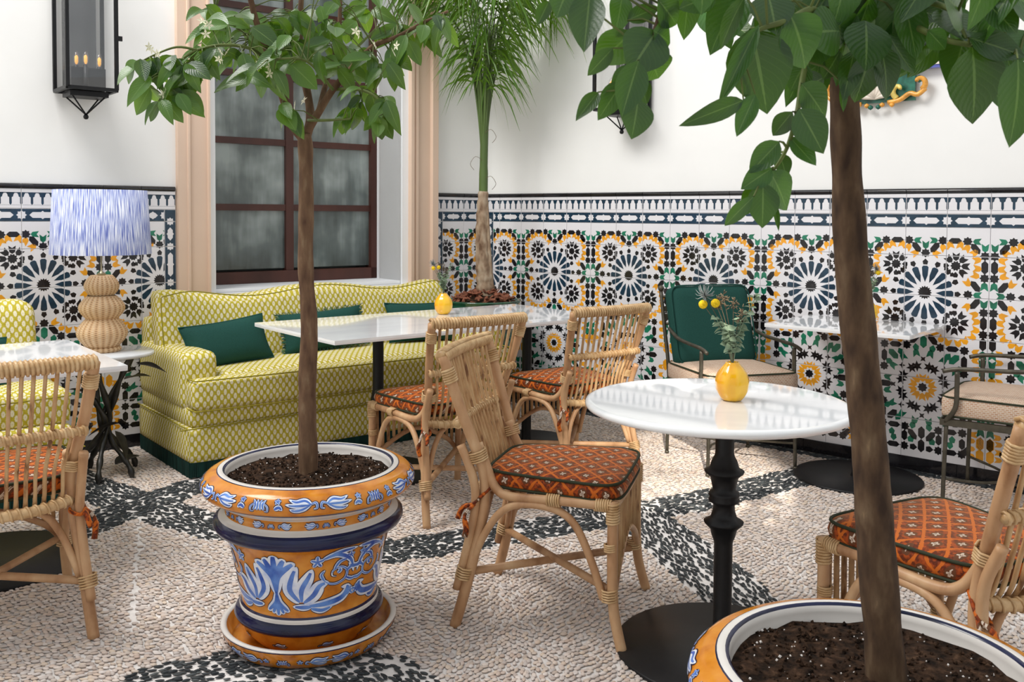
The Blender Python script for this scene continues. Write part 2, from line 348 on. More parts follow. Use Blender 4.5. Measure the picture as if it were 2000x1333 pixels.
# ------------------------------------------------------------------ the room
def struct(o): o['kind'] = 'structure'; return o
HW = 4.6
def wallbox(g, s0, s1, z0, z1, d0=-.012, d1=-.30): g.box((s0, -d0, z0), (s1, -d1, z1))
g = Geo(); wallbox(g, -6.0, -2.03, 0, HW); wallbox(g, -.73, .35, 0, HW); wallbox(g, -2.03, -.73, 0, .845); wallbox(g, -2.03, -.73, 3.6, HW)
wl = struct(g.obj('wall_left', plaster, smooth=False, loc=COR, rotz=AA))
g = Geo(); wallbox(g, -.06, 7.6, 0, HW)
wr = struct(g.obj('wall_right', plaster, smooth=False, loc=COR, rotz=AB))
e1 = A(-6, 0); e2 = B(7.6, 0)
def freewall(name, p, q):
    d = (q-p); L = d.length; g = Geo(); g.box((-.1, 0, 0), (L+.1, .25, 3.3)); o = g.obj(name, plaster, smooth=False, loc=p, rotz=math.atan2(d.y, d.x)); return struct(o)
p3 = Vector((e1.x+1.2, -3.2, 0)); p4 = Vector((e2.x+.2, -3.2, 0))
freewall('wall_side', p3, e1); freewall('wall_back', p4, p3); freewall('wall_far_side', e2, p4)
# floor slab
mort = mat('mortar', (.74, .70, .67), .8, .2, noise_s=30, amt=.12)
g = Geo(); vs = [e1-DA*.3, COR+Vector((0, .25, 0)), e2+DB*.3, p4+Vector((.3, -.3, 0)), p3+Vector((-.3, -.3, 0))]
g.add([(v.x, v.y, -.004) for v in vs]+[(v.x, v.y, -.12) for v in vs], [(4, 3, 2, 1, 0), (5, 6, 7, 8, 9)]+[(i, (i+1) % 5, (i+1) % 5+5, i+5) for i in range(5)])
floor = struct(g.obj('floor', mort, smooth=False))
# --- pebbles
BANDS = [([(-2.4, 4.75), (-2.0, 4.40), (-1.7, 4.17), (-1.25, 3.86), (-.46, 3.60), (.01, 3.82), (.56, 4.09), (.96, 4.31), (1.59, 4.76)], .125),
         ([(-2.05, 3.2), (-1.9, 3.55), (-1.68, 4.17), (-1.5, 4.49), (-1.35, 4.75)], .12),
         ([(.22, 4.34), (.55, 4.02), (.70, 3.62), (.80, 3.10), (.95, 2.45)], .14),
         ([(-1.25, 2.25), (-.95, 2.57), (-.65, 2.70), (-.38, 2.62), (-.2, 2.35)], .13)]
def seg_d(px, py, pts):
    best = np.full(px.shape, 9.0); bang = np.zeros(px.shape)
    for (x0, y0), (x1, y1) in zip(pts[:-1], pts[1:]):
        dx, dy = x1-x0, y1-y0; L2 = dx*dx+dy*dy
        t = np.clip(((px-x0)*dx+(py-y0)*dy)/L2, 0, 1); d = np.hypot(px-x0-t*dx, py-y0-t*dy)
        k = d < best; best = np.where(k, d, best); bang = np.where(k, math.atan2(dy, dx), bang)
    return best, bang
def pebble_field():
    X0, X1, Y0, Y1 = -3.4, 3.6, 1.75, 6.9
    a, bq = .0150, .0250
    pts = []
    ny = int((Y1-Y0)/a); nx = int((X1-X0)/bq)
    j, i = np.meshgrid(np.arange(ny), np.arange(nx), indexing='ij')
    x = X0+(i+.5*(j % 2))*bq+rng.normal(0, .0040, i.shape); y = Y0+j*a+rng.normal(0, .0026, i.shape)
    y = y+.020*np.sin(x*9+.7*np.sin(y*3))+.012*np.sin(x*23+y*4)
    x = x+.02*np.sin(y*7); x = x.ravel(); y = y.ravel()
    ang = (.18*np.cos(x*9)+.28*np.cos(x*23+y*4)+rng.normal(0, .36, x.shape))
    r1 = (y > 1.7*(x+.1)+2.2) | (x < .1)
    # a second way of laying to the right of the front chair: stones turned along the view
    turn = (x > -.25+.25*(y-2.6)) & (y < 3.7)
    ang = np.where(turn, ang+1.15, ang)
    dark = np.zeros(x.shape, bool)
    for bi, (pts_, wd) in enumerate(BANDS):
        d, ba = seg_d(x, y, pts_)
        wob = wd*(1+.06*np.sin(x*30+y*17)); inn = d < wob; dark |= inn
        ang = np.where(inn & (bi == 2), 1.9+rng.normal(0, .2, x.shape), np.where(inn, ba*.5+rng.normal(0, .25, x.shape), ang))
    rel_x, rel_y = x-COR.x, y-COR.y
    nb = rel_x*NB.x+rel_y*NB.y; na = rel_x*NA.x+rel_y*NA.y
    edge = (nb < .085); dark |= edge
    keep = (nb > .02) & (na > .02) & (np.abs(x) < .62*y+.45)
    # thin the dark bands so that the pale mortar shows between
    keep &= ~(dark & ~edge & (rng.random(x.shape) < .22))
    x, y, ang, dark, edge = x[keep], y[keep], ang[keep], dark[keep], edge[keep]
    sc_ = np.stack([.0128*rng.uniform(.72, 1.12, x.shape), .0076*rng.uniform(.75, 1.15, x.shape), .0038*rng.uniform(.6, 1.4, x.shape)], 1)
    sc_[dark] *= (1.12, .70, 1.0); sc_[edge] *= (1.6, 1.5, 1.5)
    seam = np.abs(x-(-1.54+(3.8-y)*.375)) < .008
    seam &= (y > 2.9) & (y < 4.0)
    x, y, ang, dark, sc_ = x[~seam], y[~seam], ang[~seam], dark[~seam], sc_[~seam]
    return x, y, ang, dark, sc_
px, py, pa, pd, ps = pebble_field()
def stone_mat(name, stops):
    mt, nt, b = nodes(name)
    oi = N(nt, 'ShaderNodeObjectInfo'); tc = N(nt, 'ShaderNodeTexCoord'); nz = N(nt, 'ShaderNodeTexNoise', i_Scale=1.3, i_Detail=4)
    nt.links.new(tc.outputs['Object'], nz.inputs['Vector'])
    c = ramp(nt, oi.outputs['Random'], stops)
    nt.links.new(mix(nt, math_node(nt, 'MULTIPLY', nz.outputs['Fac'], .5), c, (.60, .52, .46) if 'pale' in name else (.03, .034, .038)), b.inputs['Base Color'])
    b.inputs['Roughness'].default_value = .5; b.inputs['Specular IOR Level'].default_value = .22; return mt
st_pale = stone_mat('stone_pale', [(0, (.64, .49, .38)), (.15, (.74, .66, .61)), (.3, (.54, .40, .32)), (.45, (.67, .58, .52)), (.6, (.50, .45, .43)), (.72, (.70, .56, .43)), (.85, (.42, .34, .30)), (1, (.80, .74, .70))])
st_dark = stone_mat('stone_dark', [(0, (.018, .021, .024)), (.4, (.045, .052, .056)), (.7, (.016, .018, .020)), (1, (.11, .12, .12))])
def stone_mesh(name, mt, seed):
    bm = bmesh.new(); bmesh.ops.create_icosphere(bm, subdivisions=2, radius=1)
    for v in bm.verts:
        n_ = noise.noise(v.co*1.1+Vector((seed*7, 0, 0))); v.co *= 1+.22*n_
        if v.co.z < -.45: v.co.z = -.45
    me = bpy.data.meshes.new(name); bm.to_mesh(me); bm.free(); me.materials.append(mt)
    me.polygons.foreach_set('use_smooth', [True]*len(me.polygons)); return me
sm = [stone_mesh('pebble_pale', st_pale, 1), stone_mesh('pebble_dark', st_dark, 2)]
# nearest 300 in view as parts of their own, the rest as one part of kind stuff
vis = (np.abs(px) < .55*py) & (py > 2.50)
order = np.argsort(np.where(vis, py, 99)+np.abs(px-.0)*.05)
near = set(order[:300].tolist())
protos = []
for k in order[:300]:
    o = bpy.data.objects.new('pebble', sm[int(pd[k])]); o.location = (px[k], py[k], .0005); o.rotation_euler = (0, 0, pa[k]); o.scale = ps[k]
    link(o, floor)
rest = np.array([k for k in range(len(px)) if k not in near])
def scatter(name, idx, mesh):
    me = bpy.data.meshes.new(name); n = len(idx)
    me.vertices.add(n); co = np.stack([px[idx], py[idx], np.full(n, .0005)], 1).astype(np.float32); me.vertices.foreach_set('co', co.ravel())
    a = me.attributes.new('rot', 'FLOAT_VECTOR', 'POINT'); a.data.foreach_set('vector', np.stack([0*pa[idx], 0*pa[idx], pa[idx]], 1).astype(np.float32).ravel())
    a = me.attributes.new('scl', 'FLOAT_VECTOR', 'POINT'); a.data.foreach_set('vector', ps[idx].astype(np.float32).ravel())
    o = bpy.data.objects.new(name, me); link(o, floor); o['kind'] = 'stuff'
    src = bpy.data.objects.new(name+'_source', mesh)          # not linked to the scene: only read by the node group
    ng = bpy.data.node_groups.new(name, 'GeometryNodeTree')
    ng.interface.new_socket('Geometry', in_out='INPUT', socket_type='NodeSocketGeometry'); ng.interface.new_socket('Geometry', in_out='OUTPUT', socket_type='NodeSocketGeometry')
    gi = ng.nodes.new('NodeGroupInput'); go = ng.nodes.new('NodeGroupOutput'); iop = ng.nodes.new('GeometryNodeInstanceOnPoints')
    oi = ng.nodes.new('GeometryNodeObjectInfo'); oi.inputs['Object'].default_value = src
    at = []
    for nm in ('rot', 'scl'):
        q = ng.nodes.new('GeometryNodeInputNamedAttribute'); q.data_type = 'FLOAT_VECTOR'; q.inputs['Name'].default_value = nm; at.append(q)
    ng.links.new(gi.outputs[0], iop.inputs['Points']); ng.links.new(oi.outputs['Geometry'], iop.inputs['Instance'])
    ng.links.new(at[0].outputs['Attribute'], iop.inputs['Rotation']); ng.links.new(at[1].outputs['Attribute'], iop.inputs['Scale'])
    ng.links.new(iop.outputs[0], go.inputs[0])
    md = o.modifiers.new('scatter', 'NODES'); md.node_group = ng; return o
scatter('pale_pebbles', rest[~pd[rest]], sm[0]); scatter('dark_pebbles', rest[pd[rest]], sm[1])
# ------------------------------------------------------------------ glazed tiles
def star(cx, cz, r, n=8, inner=.7, ph=0):
    return [(cx+(r if i % 2 == 0 else r*inner)*math.cos(ph+math.pi*i/n), cz+(r if i % 2 == 0 else r*inner)*math.sin(ph+math.pi*i/n)) for i in range(2*n)], (cx, cz)
def rotp(pts, cx, cz, a, c=(0, 0)):
    ca, sa = math.cos(a), math.sin(a); f_ = lambda p: (cx+p[0]*ca-p[1]*sa, cz+p[0]*sa+p[1]*ca)
    return [f_(p) for p in pts], f_(c)
def hexel(cx, cz, a=0, L=.026, W=.011): return rotp([(L, 0), (L*.55, W), (-L*.55, W), (-L, 0), (-L*.55, -W), (L*.55, -W)], cx, cz, a)
def tulip(cx, cz, a, s=.0165): return rotp([(s, 0), (s*.55, s*.62), (-s*.2, s*.72), (-s, s*.8), (-s*.42, 0), (-s, -s*.8), (-s*.2, -s*.72), (s*.55, -s*.62)], cx, cz, a, (s*.15, 0))
def pent(cx, cz, a, s=.0125): return rotp([(s*1.1, 0), (s*.2, s*.85), (-s*.8, s*.6), (-s*.8, -s*.6), (s*.2, -s*.85)], cx, cz, a)
def petal(a, r0=.054, r1=.139, w_=.0165): return rotp([(r0, 0), (r0+.035, w_*.8), (r1-.008, w_), (r1, w_*.55), (r1, -w_*.55), (r1-.008, -w_), (r0+.035, -w_*.8)], 0, 0, a, (.11, 0))
K, NV, YE, GR = 1, 2, 3, 4
UW = .608; H2 = UW/2
def motif():
    L = []
    def ad(pc, c):
        pts, cen = pc; k = 1.0 if len(pts) > 20 or c == NV else 1.31
        L.append(([(cen[0]+(x-cen[0])*k, cen[1]+(z-cen[1])*k) for x, z in pts], cen, c))
    ad(star(0, 0, .036, 16, .76), K)
    for i in range(16):
        a = math.pi/8*i; ad(petal(a), NV)
        ad(pent(.158*math.cos(a), .158*math.sin(a), a+math.pi if i % 2 else a), K)
    for sx in (1, -1):
        for sz in (1, -1):
            cx, cz = .147*sx, .143*sz
            ad(star(cx, cz, .0205, 10, .74), K)
            inw = math.atan2(-cz, -cx)
            for i in range(8):
                a = inw+math.pi/4*i; x, z = cx+.046*math.cos(a), cz+.046*math.sin(a)
                if i in (1, 7): ad(pent(x, z, a+math.pi, .0115), K)
                elif i == 0: continue
                else: ad(tulip(x, z, a+math.pi, .0165), K)
            for k in (-1, 1):
                ad(pent(cx+.048*math.cos(inw+k*.45), cz+.048*math.sin(inw+k*.45), inw, .0095), K)
            for (x, z) in [(.204, .060), (.240, .098), (.249, .133), (.247, .176), (.233, .212), (.198, .234), (.167, .249), (.118, .249), (.086, .234), (.051, .203)]:
                ad(tulip(x*sx, z*sz, math.atan2(z*sz-cz, x*sx-cx), .0165), YE)
            # column between the rosettes
            bx = (H2-.022)*sx
            ad(star(bx, .086*sz, .0185, 8, .72), K); ad(star(bx, .196*sz, .0185, 8, .72), K)
            ad(hexel(bx, .140*sz, math.pi/2, .027, .012), K)
            ad(tulip(bx, .045*sz, math.pi/2*sz, .0175), GR)
            ad(hexel((H2-.063)*sx, .044*sz, math.radians(-52)*sx*sz, .026, .0115), K)
            # the row on top of each field
            if sz > 0:
                ad(tulip(bx, .236, -math.pi/2, .0165), GR); ad(hexel((H2-.066)*sx, .232, math.radians(52)*-sx, .025, .0115), K)
                ad(tulip((H2-.060)*sx, .268, math.pi if sx > 0 else 0, .0155), GR)
                ad(star(.200*sx, .268, .0185, 8, .72), K); ad(hexel(.142*sx, .270, 0, .025, .011), K); ad(star(.083*sx, .270, .0185, 8, .72), K)
                ad(tulip(.040*sx, .270, 0 if sx > 0 else math.pi, .0155), GR)
                ad(hexel(.045*sx, .234, math.radians(52)*sx, .025, .0115), K)
        ad(tulip((H2-.053)*sx, 0, math.pi if sx > 0 else 0, .0165), GR)
        ad(star(.207*sx, 0, .0185, 8, .72), K)
    ad(tulip(0, .246, -math.pi/2, .0165), GR); ad(star(0, .205, .0185, 8, .72), K); ad(star(0, -.205, .0185, 8, .72), K)
    # lower field
    F = -.494
    ad(star(0, F, .0195, 8, .74), K)
    for i in range(10): a = math.pi/5*i+math.pi/2; ad(tulip(.049*math.cos(a), F+.049*math.sin(a), a+math.pi, .0165), YE)
    for i in range(8):
        a = math.pi/8+math.pi/4*i
        for k in (-1, 1):
            x, z = .112*math.cos(a+k*.125), F+.112*math.sin(a+k*.125); ad(star(x, z, .023, 6, .45, a+k*.3), K)
        a = math.pi/4*i; ad(star(.148*math.cos(a), F+.148*math.sin(a), .014, 4, .42, a+math.pi/4), K)
    for i in range(16):
        a = math.pi/16+math.pi/8*i; x, z = .181*math.cos(a), F+.181*math.sin(a)
        if abs(x) < .19 and abs(z-F) < .2: ad(tulip(x, z, a, .0165), GR if abs(math.sin(a)) > .1 else K)
        a2 = math.pi/8*i+math.pi/16*.9; x, z = .21*math.cos(a2), F+.21*math.sin(a2)
        if abs(x) < .19 and abs(z-F) < .208: ad(pent(x, z, a2, .0145), GR)
    for sx in (1, -1):
        for sz in (1, -1):
            ad(hexel(.150*sx, F+.160*sz, math.radians(45)*sx*sz, .026, .0125), GR if sz > 0 else K)
            for x, z in ((.083, .215), (.197, .210), (.197, .092)): ad(star(x*sx, F+z*sz, .0185, 8, .72), K)
            ad(hexel(.140*sx, F+.213*sz, 0, .025, .011), K); ad(hexel(.197*sx, F+.150*sz, math.pi/2, .026, .011), K)
            ad(hexel(.045*sx, F+.252*sz, math.radians(-52)*sx*sz, .026, .0115), K)
            for z in (.208, .165, .12, .07): ad(tulip((H2-.055)*sx, F+z*sz, 0 if sx < 0 else math.pi, .015), YE)
            bx = (H2-.022)*sx
            ad(hexel(bx, F+.250*sz, math.pi/2, .026, .012), K); ad(hexel(bx, F+.055*sz, math.pi/2, .028, .013), YE)
        ad(hexel(.187*sx, F, 0, .026, .0125), K)
        bx = (H2-.022)*sx
        for z in (.195, -.195): ad(tulip(bx, F+z, math.pi/2, .0175), GR)
        for z in (.150, -.150): ad(tulip(bx, F+z, -math.pi/2, .0175), GR)
        ad(hexel(bx, F+.105, math.pi/2, .02, .011), K if 0 else GR)
    for z in (.238, -.238): ad(hexel(0, F+z, math.pi/2, .026, .0125), GR if z > 0 else K)
    # foot row
    for sx in (1, -1):
        ad(star(.085*sx, -.812, .0185, 8, .72), K); ad(hexel(.142*sx, -.812, 0, .026, .011), K); ad(star(.197*sx, -.812, .0185, 8, .72), K)
        ad(hexel(.085*sx, -.757, math.pi/2, .022, .011), K); ad(hexel(.197*sx, -.76, math.pi/2, .022, .011), K)
        ad(pent(.053*sx, -.772, math.pi/2, .015), GR); ad(pent(.140*sx, -.775, -math.pi/2, .0145), GR); ad(pent(.150*sx, -.745, math.pi/2, .0145), GR)
        ad(pent(.040*sx, -.812, 0, .015), K)
        ad(hexel((H2-.024)*sx, -.745, math.pi/2, .026, .0135), YE); ad(hexel((H2-.024)*sx, -.805, math.pi/2, .026, .0135), YE)
        for z in (-.735, -.775, -.812): ad(tulip((H2-.062)*sx, z, 0, .014), YE)
        ad(hexel((H2-.085)*sx, -.79, .8*sx, .02, .011), K)
    ad(hexel(0, -.800, math.pi/2, .027, .0125), K)
    return L
MOT = motif()
ZC = .937; ROWS = [1.274, 1.130, .922, .713, .492, .272, .070]
def clip(poly, x0, x1, z0, z1):
    for ax, lim, sg in ((0, x0, 1), (0, x1, -1), (1, z0, 1), (1, z1, -1)):
        out = []
        for i in range(len(poly)):
            a, b_ = poly[i-1], poly[i]; da, db = (a[ax]-lim)*sg, (b_[ax]-lim)*sg
            if (da >= 0) != (db >= 0): t = da/(da-db); out.append((a[0]+(b_[0]-a[0])*t, a[1]+(b_[1]-a[1])*t))
            if db >= 0: out.append(b_)
        poly = out
        if len(poly) < 3: return None
    return poly
def tile_geo(x0, x1, z0, z1, shapes, gap=.0009, base=0, th=.010):
    """local: x along the wall, y=0 the glazed face, +y into the wall; origin at x0,z0"""
    g = Geo(); xa, xb, za, zb = x0+gap, x1-gap, z0+gap, z1-gap; e = .0012
    o = (x0, z0)
    def L(p, y): return (p[0]-o[0], y, p[1]-o[1])
    c = [(xa, za), (xb, za), (xb, zb), (xa, zb)]; ci = [(xa+e, za+e), (xb-e, za+e), (xb-e, zb-e), (xa+e, zb-e)]
    g.add([L(p, 0) for p in ci]+[L(p, e*.8) for p in c]+[L(p, th) for p in c], [(0, 1, 2, 3)]+[(i+4, (i+1) % 4+4, (i+1) % 4, i) for i in range(4)]+[(i+8, (i+1) % 4+8, (i+1) % 4+4, i+4) for i in range(4)], base)
    for pts, cen, col, lay in shapes:
        if max(p[0] for p in pts) < xa or min(p[0] for p in pts) > xb or max(p[1] for p in pts) < za or min(p[1] for p in pts) > zb: continue
        inside = all(xa+e < p[0] < xb-e and za+e < p[1] < zb-e for p in pts)
        y = -.00025*lay
        if inside:
            n = len(pts); g.add([L(cen, y)]+[L(p, y) for p in pts], [(0, i+1, (i+1) % n+1) for i in range(n)], col)
        else:
            for i in range(len(pts)):
                q = clip([cen, pts[i], pts[(i+1) % len(pts)]], xa+e, xb-e, za+e, zb-e)
                if q: g.add([L(p, y) for p in q], [tuple(range(len(q)))], col)
    return g
CACHE = {}
def put_tile(key, parent, x0, z0, build, name='tile'):
    if key not in CACHE:
        g = build(); me_o = mobj(name, g.v, g.f, TM, None, fm=g.m, smooth=False); CACHE[key] = me_o.data; o = me_o
    else: o = link(bpy.data.objects.new(name, CACHE[key]))
    o.parent = parent; o.location = (x0, 0, z0); return o
def panel(parent, s0, s1, ros, strip_l=False, strip_r=False, gphase=None):
    """field of tiles from s0 to s1; ros is a rosette centre, tile joints at ros +- a sixth of the repeat"""
    inner0 = s0+(.064 if strip_l else 0); inner1 = s1-(.064 if strip_r else 0)
    T = UW/3; j0 = ros-T/2
    joints = sorted({round(j0+T*k, 5) for k in range(-60, 60)}); joints = [inner0]+[j for j in joints if inner0+.012 < j < inner1-.012]+[inner1]
    for a, b_ in zip(joints[:-1], joints[1:]):
        k = math.floor(((a+b_)/2-ros)/UW+.5); off = ros+k*UW; ra, rb = round(a-off, 4), round(b_-off, 4)
        for z1, z0 in zip(ROWS[:-1], ROWS[1:]):
            shapes = [(p, c, m_, 1) for p, c, m_ in MOT]
            sh = [([(x, z+ZC) for x, z in p], (c[0], c[1]+ZC), m_, 1) for p, c, m_ in MOT]
            def build(ra=ra, rb=rb, z0=z0, z1=z1, sh=sh): return tile_geo(ra, rb, z0, z1, sh)
            put_tile(('f', ra, rb, z0), parent, a, z0, build)
        # border tile: navy with white stars and bars
        w_ = b_-a
        def bord(w_=w_):
            zc = 1.3085; S = [([(0, 1.276), (w_, 1.276), (w_, 1.341), (0, 1.341)], (w_/2, 1.31), NV, 1)]
            for x in (0, w_): st, c = star(x, zc, .0255, 8, .72); S.append((st, c, 5, 2))
            h = w_/2-.037
            if h > .02:
                bar = [(-h, 0), (-h+.016, .0155), (-.008, .0155), (0, .0225), (.008, .0155), (h-.016, .0155), (h, 0), (h-.016, -.0155), (.008, -.0155), (0, -.0225), (-.008, -.0155), (-h+.016, -.0155)]
                S.append(([(w_/2+x, zc+z) for x, z in bar], (w_/2, zc), 5, 2))
            return tile_geo(0, w_, 1.274, 1.343, S)
        put_tile(('b', round(w_, 4)), parent, a, 1.274, bord, 'border_tile')
    # crenellated row and bullnose, joints on the same grid but over the strips too
    jj = [s0]+[j for j in joints[1:-1]]+[s1]
    for a, b_ in zip(jj[:-1], jj[1:]):
        w_ = b_-a; n = max(1, round(w_/.0507))
        def cren(w_=w_, n=n):
            p = w_/n; S = [([(0, 1.4235), (w_, 1.4235), (w_, 1.4275), (0, 1.4275)], (w_/2, 1.4255), NV, 1)]
            k = p/.0507
            prof = [(0, 1.361), (.006*k, 1.369), (.006*k, 1.401), (.0125*k, 1.405), (.0135*k, 1.413), (.0185*k, 1.4225), (.0225*k, 1.4255)]
            pts = prof+[(-x, z) for x, z in prof[::-1][:-1]]
            for i in range(n+1): S.append(([(x+i*p, z) for x, z in pts], (i*p, 1.412), NV, 1))
            S.append(([(0, 1.3605), (w_, 1.3605), (w_, 1.3615), (0, 1.3615)], (w_/2, 1.361), NV, 1))
            return tile_geo(0, w_, 1.343, 1.447, S)
        put_tile(('c', round(w_, 4)), parent, a, 1.343, cren, 'crenel_tile')
        def nose(w_=w_):
            g = Geo(); n = 8; pr = [(.010-(.019)*math.sin(math.pi*i/n), .0145-.0135*math.cos(math.pi*i/n)) for i in range(n+1)]
            vs = [(.0018, y, z) for y, z in pr]+[(w_-.0018, y, z) for y, z in pr]
            g.add(vs, [(i, i+n+1, i+n+2, i+1) for i in range(n)]+[tuple(range(n+1))[::-1], tuple(range(n+1, 2*n+2))], K); return g
        put_tile(('n', round(w_, 4)), parent, a, 1.447, nose, 'bullnose_tile')
    for on, a in ((strip_l, s0), (strip_r, s1-.064)):
        if not on: continue
        zz = [1.343]+ROWS
        for i, (z1, z0) in enumerate(zip(zz[:-1], zz[1:])):
            def stp(z0=z0, z1=z1, i=i):
                S = [([(0, z0), (.064, z0), (.064, z1), (0, z1)], (.032, (z0+z1)/2), NV, 1)]
                for z in ((z0, z1) if i else (z0,)): st, c = star(.032, z, .0235, 8, .72); S.append((st, c, 5, 2))
                h = (z1-z0)/2-.034
                if i and h > .012:
                    bar = [(-h, 0), (-h+.016, .0145), (-.008, .0145), (0, .021), (.008, .0145), (h-.016, .0145), (h, 0), (h-.016, -.0145), (.008, -.0145), (0, -.021), (-.008, -.0145), (-h+.016, -.0145)]
                    S.append(([(.032+y, (z0+z1)/2+x) for x, y in bar], (.032, (z0+z1)/2), 5, 2))
                return tile_geo(0, .064, z0, z1, S)
            put_tile(('s', i), parent, a, z0, stp, 'edge_tile')
    # black skirting
    x = s0
    while x < s1-.01:
        x2 = min(x+.405, s1)
        def bb(w_=x2-x): return tile_geo(0, w_, 0.0, .070, [], base=K)
        put_tile(('k', round(x2-x, 4)), parent, x, 0, bb, 'skirting_tile'); x = x2
panel(wl, -2.264-UW*2.6, -2.264, -2.357, strip_r=True)
panel(wl, -.457, 0, -.512, strip_l=True)
panel(wr, 0.0, .329+UW/3*24, .633, strip_l=True)
# window, its reveal, pilasters
def stru(name, g, mt, parent=None, **k):
    o = g.obj(name, mt, parent, smooth=False, loc=COR, rotz=AA, **k)
    o['kind'] = 'structure'; return o
for i, (a, b_) in enumerate([(-2.258, -2.075), (-.682, -.460)]):
    g = Geo(); mir = (lambda t: a+(b_-a)*t)
    prof = [(0, .012), (0, -.030), (.28, -.032), (.30, -.045), (.36, -.045), (.38, -.030), (.92, -.030), (.94, -.048), (1, -.048), (1, .012)] if i == 0 else [(0, .012), (0, -.048), (.10, -.048), (.12, -.030), (.17, -.030), (.19, -.042), (.27, -.042), (.29, -.026), (.74, -.026), (.77, -.052), (.98, -.052), (1, -.03), (1, .012)]
    n = len(prof)
    g.add([(mir(t), y, z) for z in (0, HW) for t, y in prof], [(j, (j+1) % n, (j+1) % n+n, j+n) for j in range(n)]+[tuple(range(n))[::-1], tuple(range(n, 2*n))])
    stru('trim_%d' % (i+1), g, pink)
g = Geo(); g.box((-2.075, -.006, .82), (-2.03, .37, 3.65)); g.box((-.73, -.006, .82), (-.682, .37, 3.65)); g.box((-2.03, -.006, 3.6), (-.73, .37, 3.65))
stru('trim_3', g, white_paint)
g = Geo(); g.box((-2.075, -.05, .80), (-.682, .40, .845)); g.box((-2.03, .02, .845), (-.73, .40, .868))
stru('trim_4', g, white_paint)
D = .37
win = struct(bpy.data.objects.new('window_1', None)); link(win); win.location = COR; win.rotation_euler.z = AA
g = Geo()
for lo, hi in [((-2.03, D-.04, .87), (-1.985, D+.04, 3.6)), ((-.775, D-.04, .87), (-.73, D+.04, 3.6)), ((-2.03, D-.04, .87), (-.73, D+.04, .945)), ((-2.03, D-.04, 3.54), (-.73, D+.04, 3.6))]: g.box(lo, hi)
g.obj('window_frame', brown_wood, win, smooth=False)
mz = [1.362, 1.79, 2.22, 2.65, 3.08]
for x in (-1.39,):
    g = Geo(); g.box((x-.027, D-.03, .945), (x+.027, D+.02, 3.54)); g.obj('mullion', brown_wood, win, smooth=False)
for z in mz:
    g = Geo(); g.box((-1.985, D-.024, z-.021), (-.775, D+.014, z+.021)); g.obj('glazing_bar', brown_wood, win, smooth=False)
zz = [.945]+mz+[3.54]
for xa, xb in ((-1.985, -1.417), (-1.363, -.775)):
    for z0, z1 in zip(zz[:-1], zz[1:]):
        g = Geo(); g.box((xa, D-.003, z0+.015), (xb, D+.003, z1-.015)); g.obj('pane', wglass, win, smooth=False)
room_dark = mat('room_behind', (.12, .13, .12), .9, .1, noise_s=2, amt=.3)
g = Geo(); g.box((-2.1, D+.5, .6), (-.6, D+.55, 3.9)); g.box((-2.15, D+.06, .6), (-2.1, D+.55, 3.9)); g.box((-.6, D+.06, .6), (-.55, D+.55, 3.9)); g.box((-2.15, D+.06, .55), (-.55, D+.55, .6)); g.box((-2.15, D+.06, 3.9), (-.55, D+.55, 3.95)); stru('wall_behind_window', g, room_dark)
# ------------------------------------------------------------------ rattan chairs
XT, YT, ZT, XM, YM, XR, YR, XF, YF, XS, YS = -.315, .232, .872, -.199, .185, -.272, .230, .275, .252, .240, .235
def coil(g, p, q, rad, turns, thick, mi=0, n=6, seg=8, skew=0):
    """binding wound round a pole from p to q"""
    p, q = Vector(p), Vector(q); t = (q-p).normalized(); a = t.orthogonal().normalized(); b_ = t.cross(a); pts = []
    for i in range(turns*seg+1):
        f = i/(turns*seg); th = 2*math.pi*i/seg; pts.append(p.lerp(q, f)+(a*math.cos(th)+b_*math.sin(th))*rad+t*(skew*math.cos(th)))
    g.tube(pts, thick, n=5, mi=mi); return g
def cushion_geo(fw_, rw, dp, x0, z0, h):
    """seat cushion with rounded corners; returns body, two pipings"""
    n = 56; out = []
    for i in range(n):
        a = 2*math.pi*i/n; c, s_ = math.cos(a), math.sin(a); e = .34
        X = math.copysign(abs(c)**e, c); Y = math.copysign(abs(s_)**e, s_)
        wd = (fw_+rw)/2+(fw_-rw)/2*X
        out.append((x0+X*dp/2, Y*wd/2))
    cx = sum(p[0] for p in out)/n
    g = Geo(); layers = [(.0, 0, -.004), (.55, 0, -.004), (.9, 0, -.002), (.97, 0, 0), (1.0, h*.25, 0), (1.012, h*.5, 0), (1.0, h*.75, 0), (.97, h, 0), (.9, h, .008), (.75, h, .014), (.5, h, .018), (.25, h, .02), (.0, h, .02)]
    vs = [];  k = len(layers)
    for f_, z, dz in layers: vs += [(cx+(x-cx)*f_, y*f_, z0+z+dz) for x, y in out]
    g.add(vs, [(j*n+i, j*n+(i+1) % n, (j+1)*n+(i+1) % n, (j+1)*n+i) for j in range(k-1) for i in range(n)])
    pip = []
    for z in (h+.001, .001):
        q = Geo(); q.tube([(cx+(x-cx)*.985, y*.985, z0+z) for x, y in out], .0048, n=6, closed=True); pip.append(q)
    return g, pip
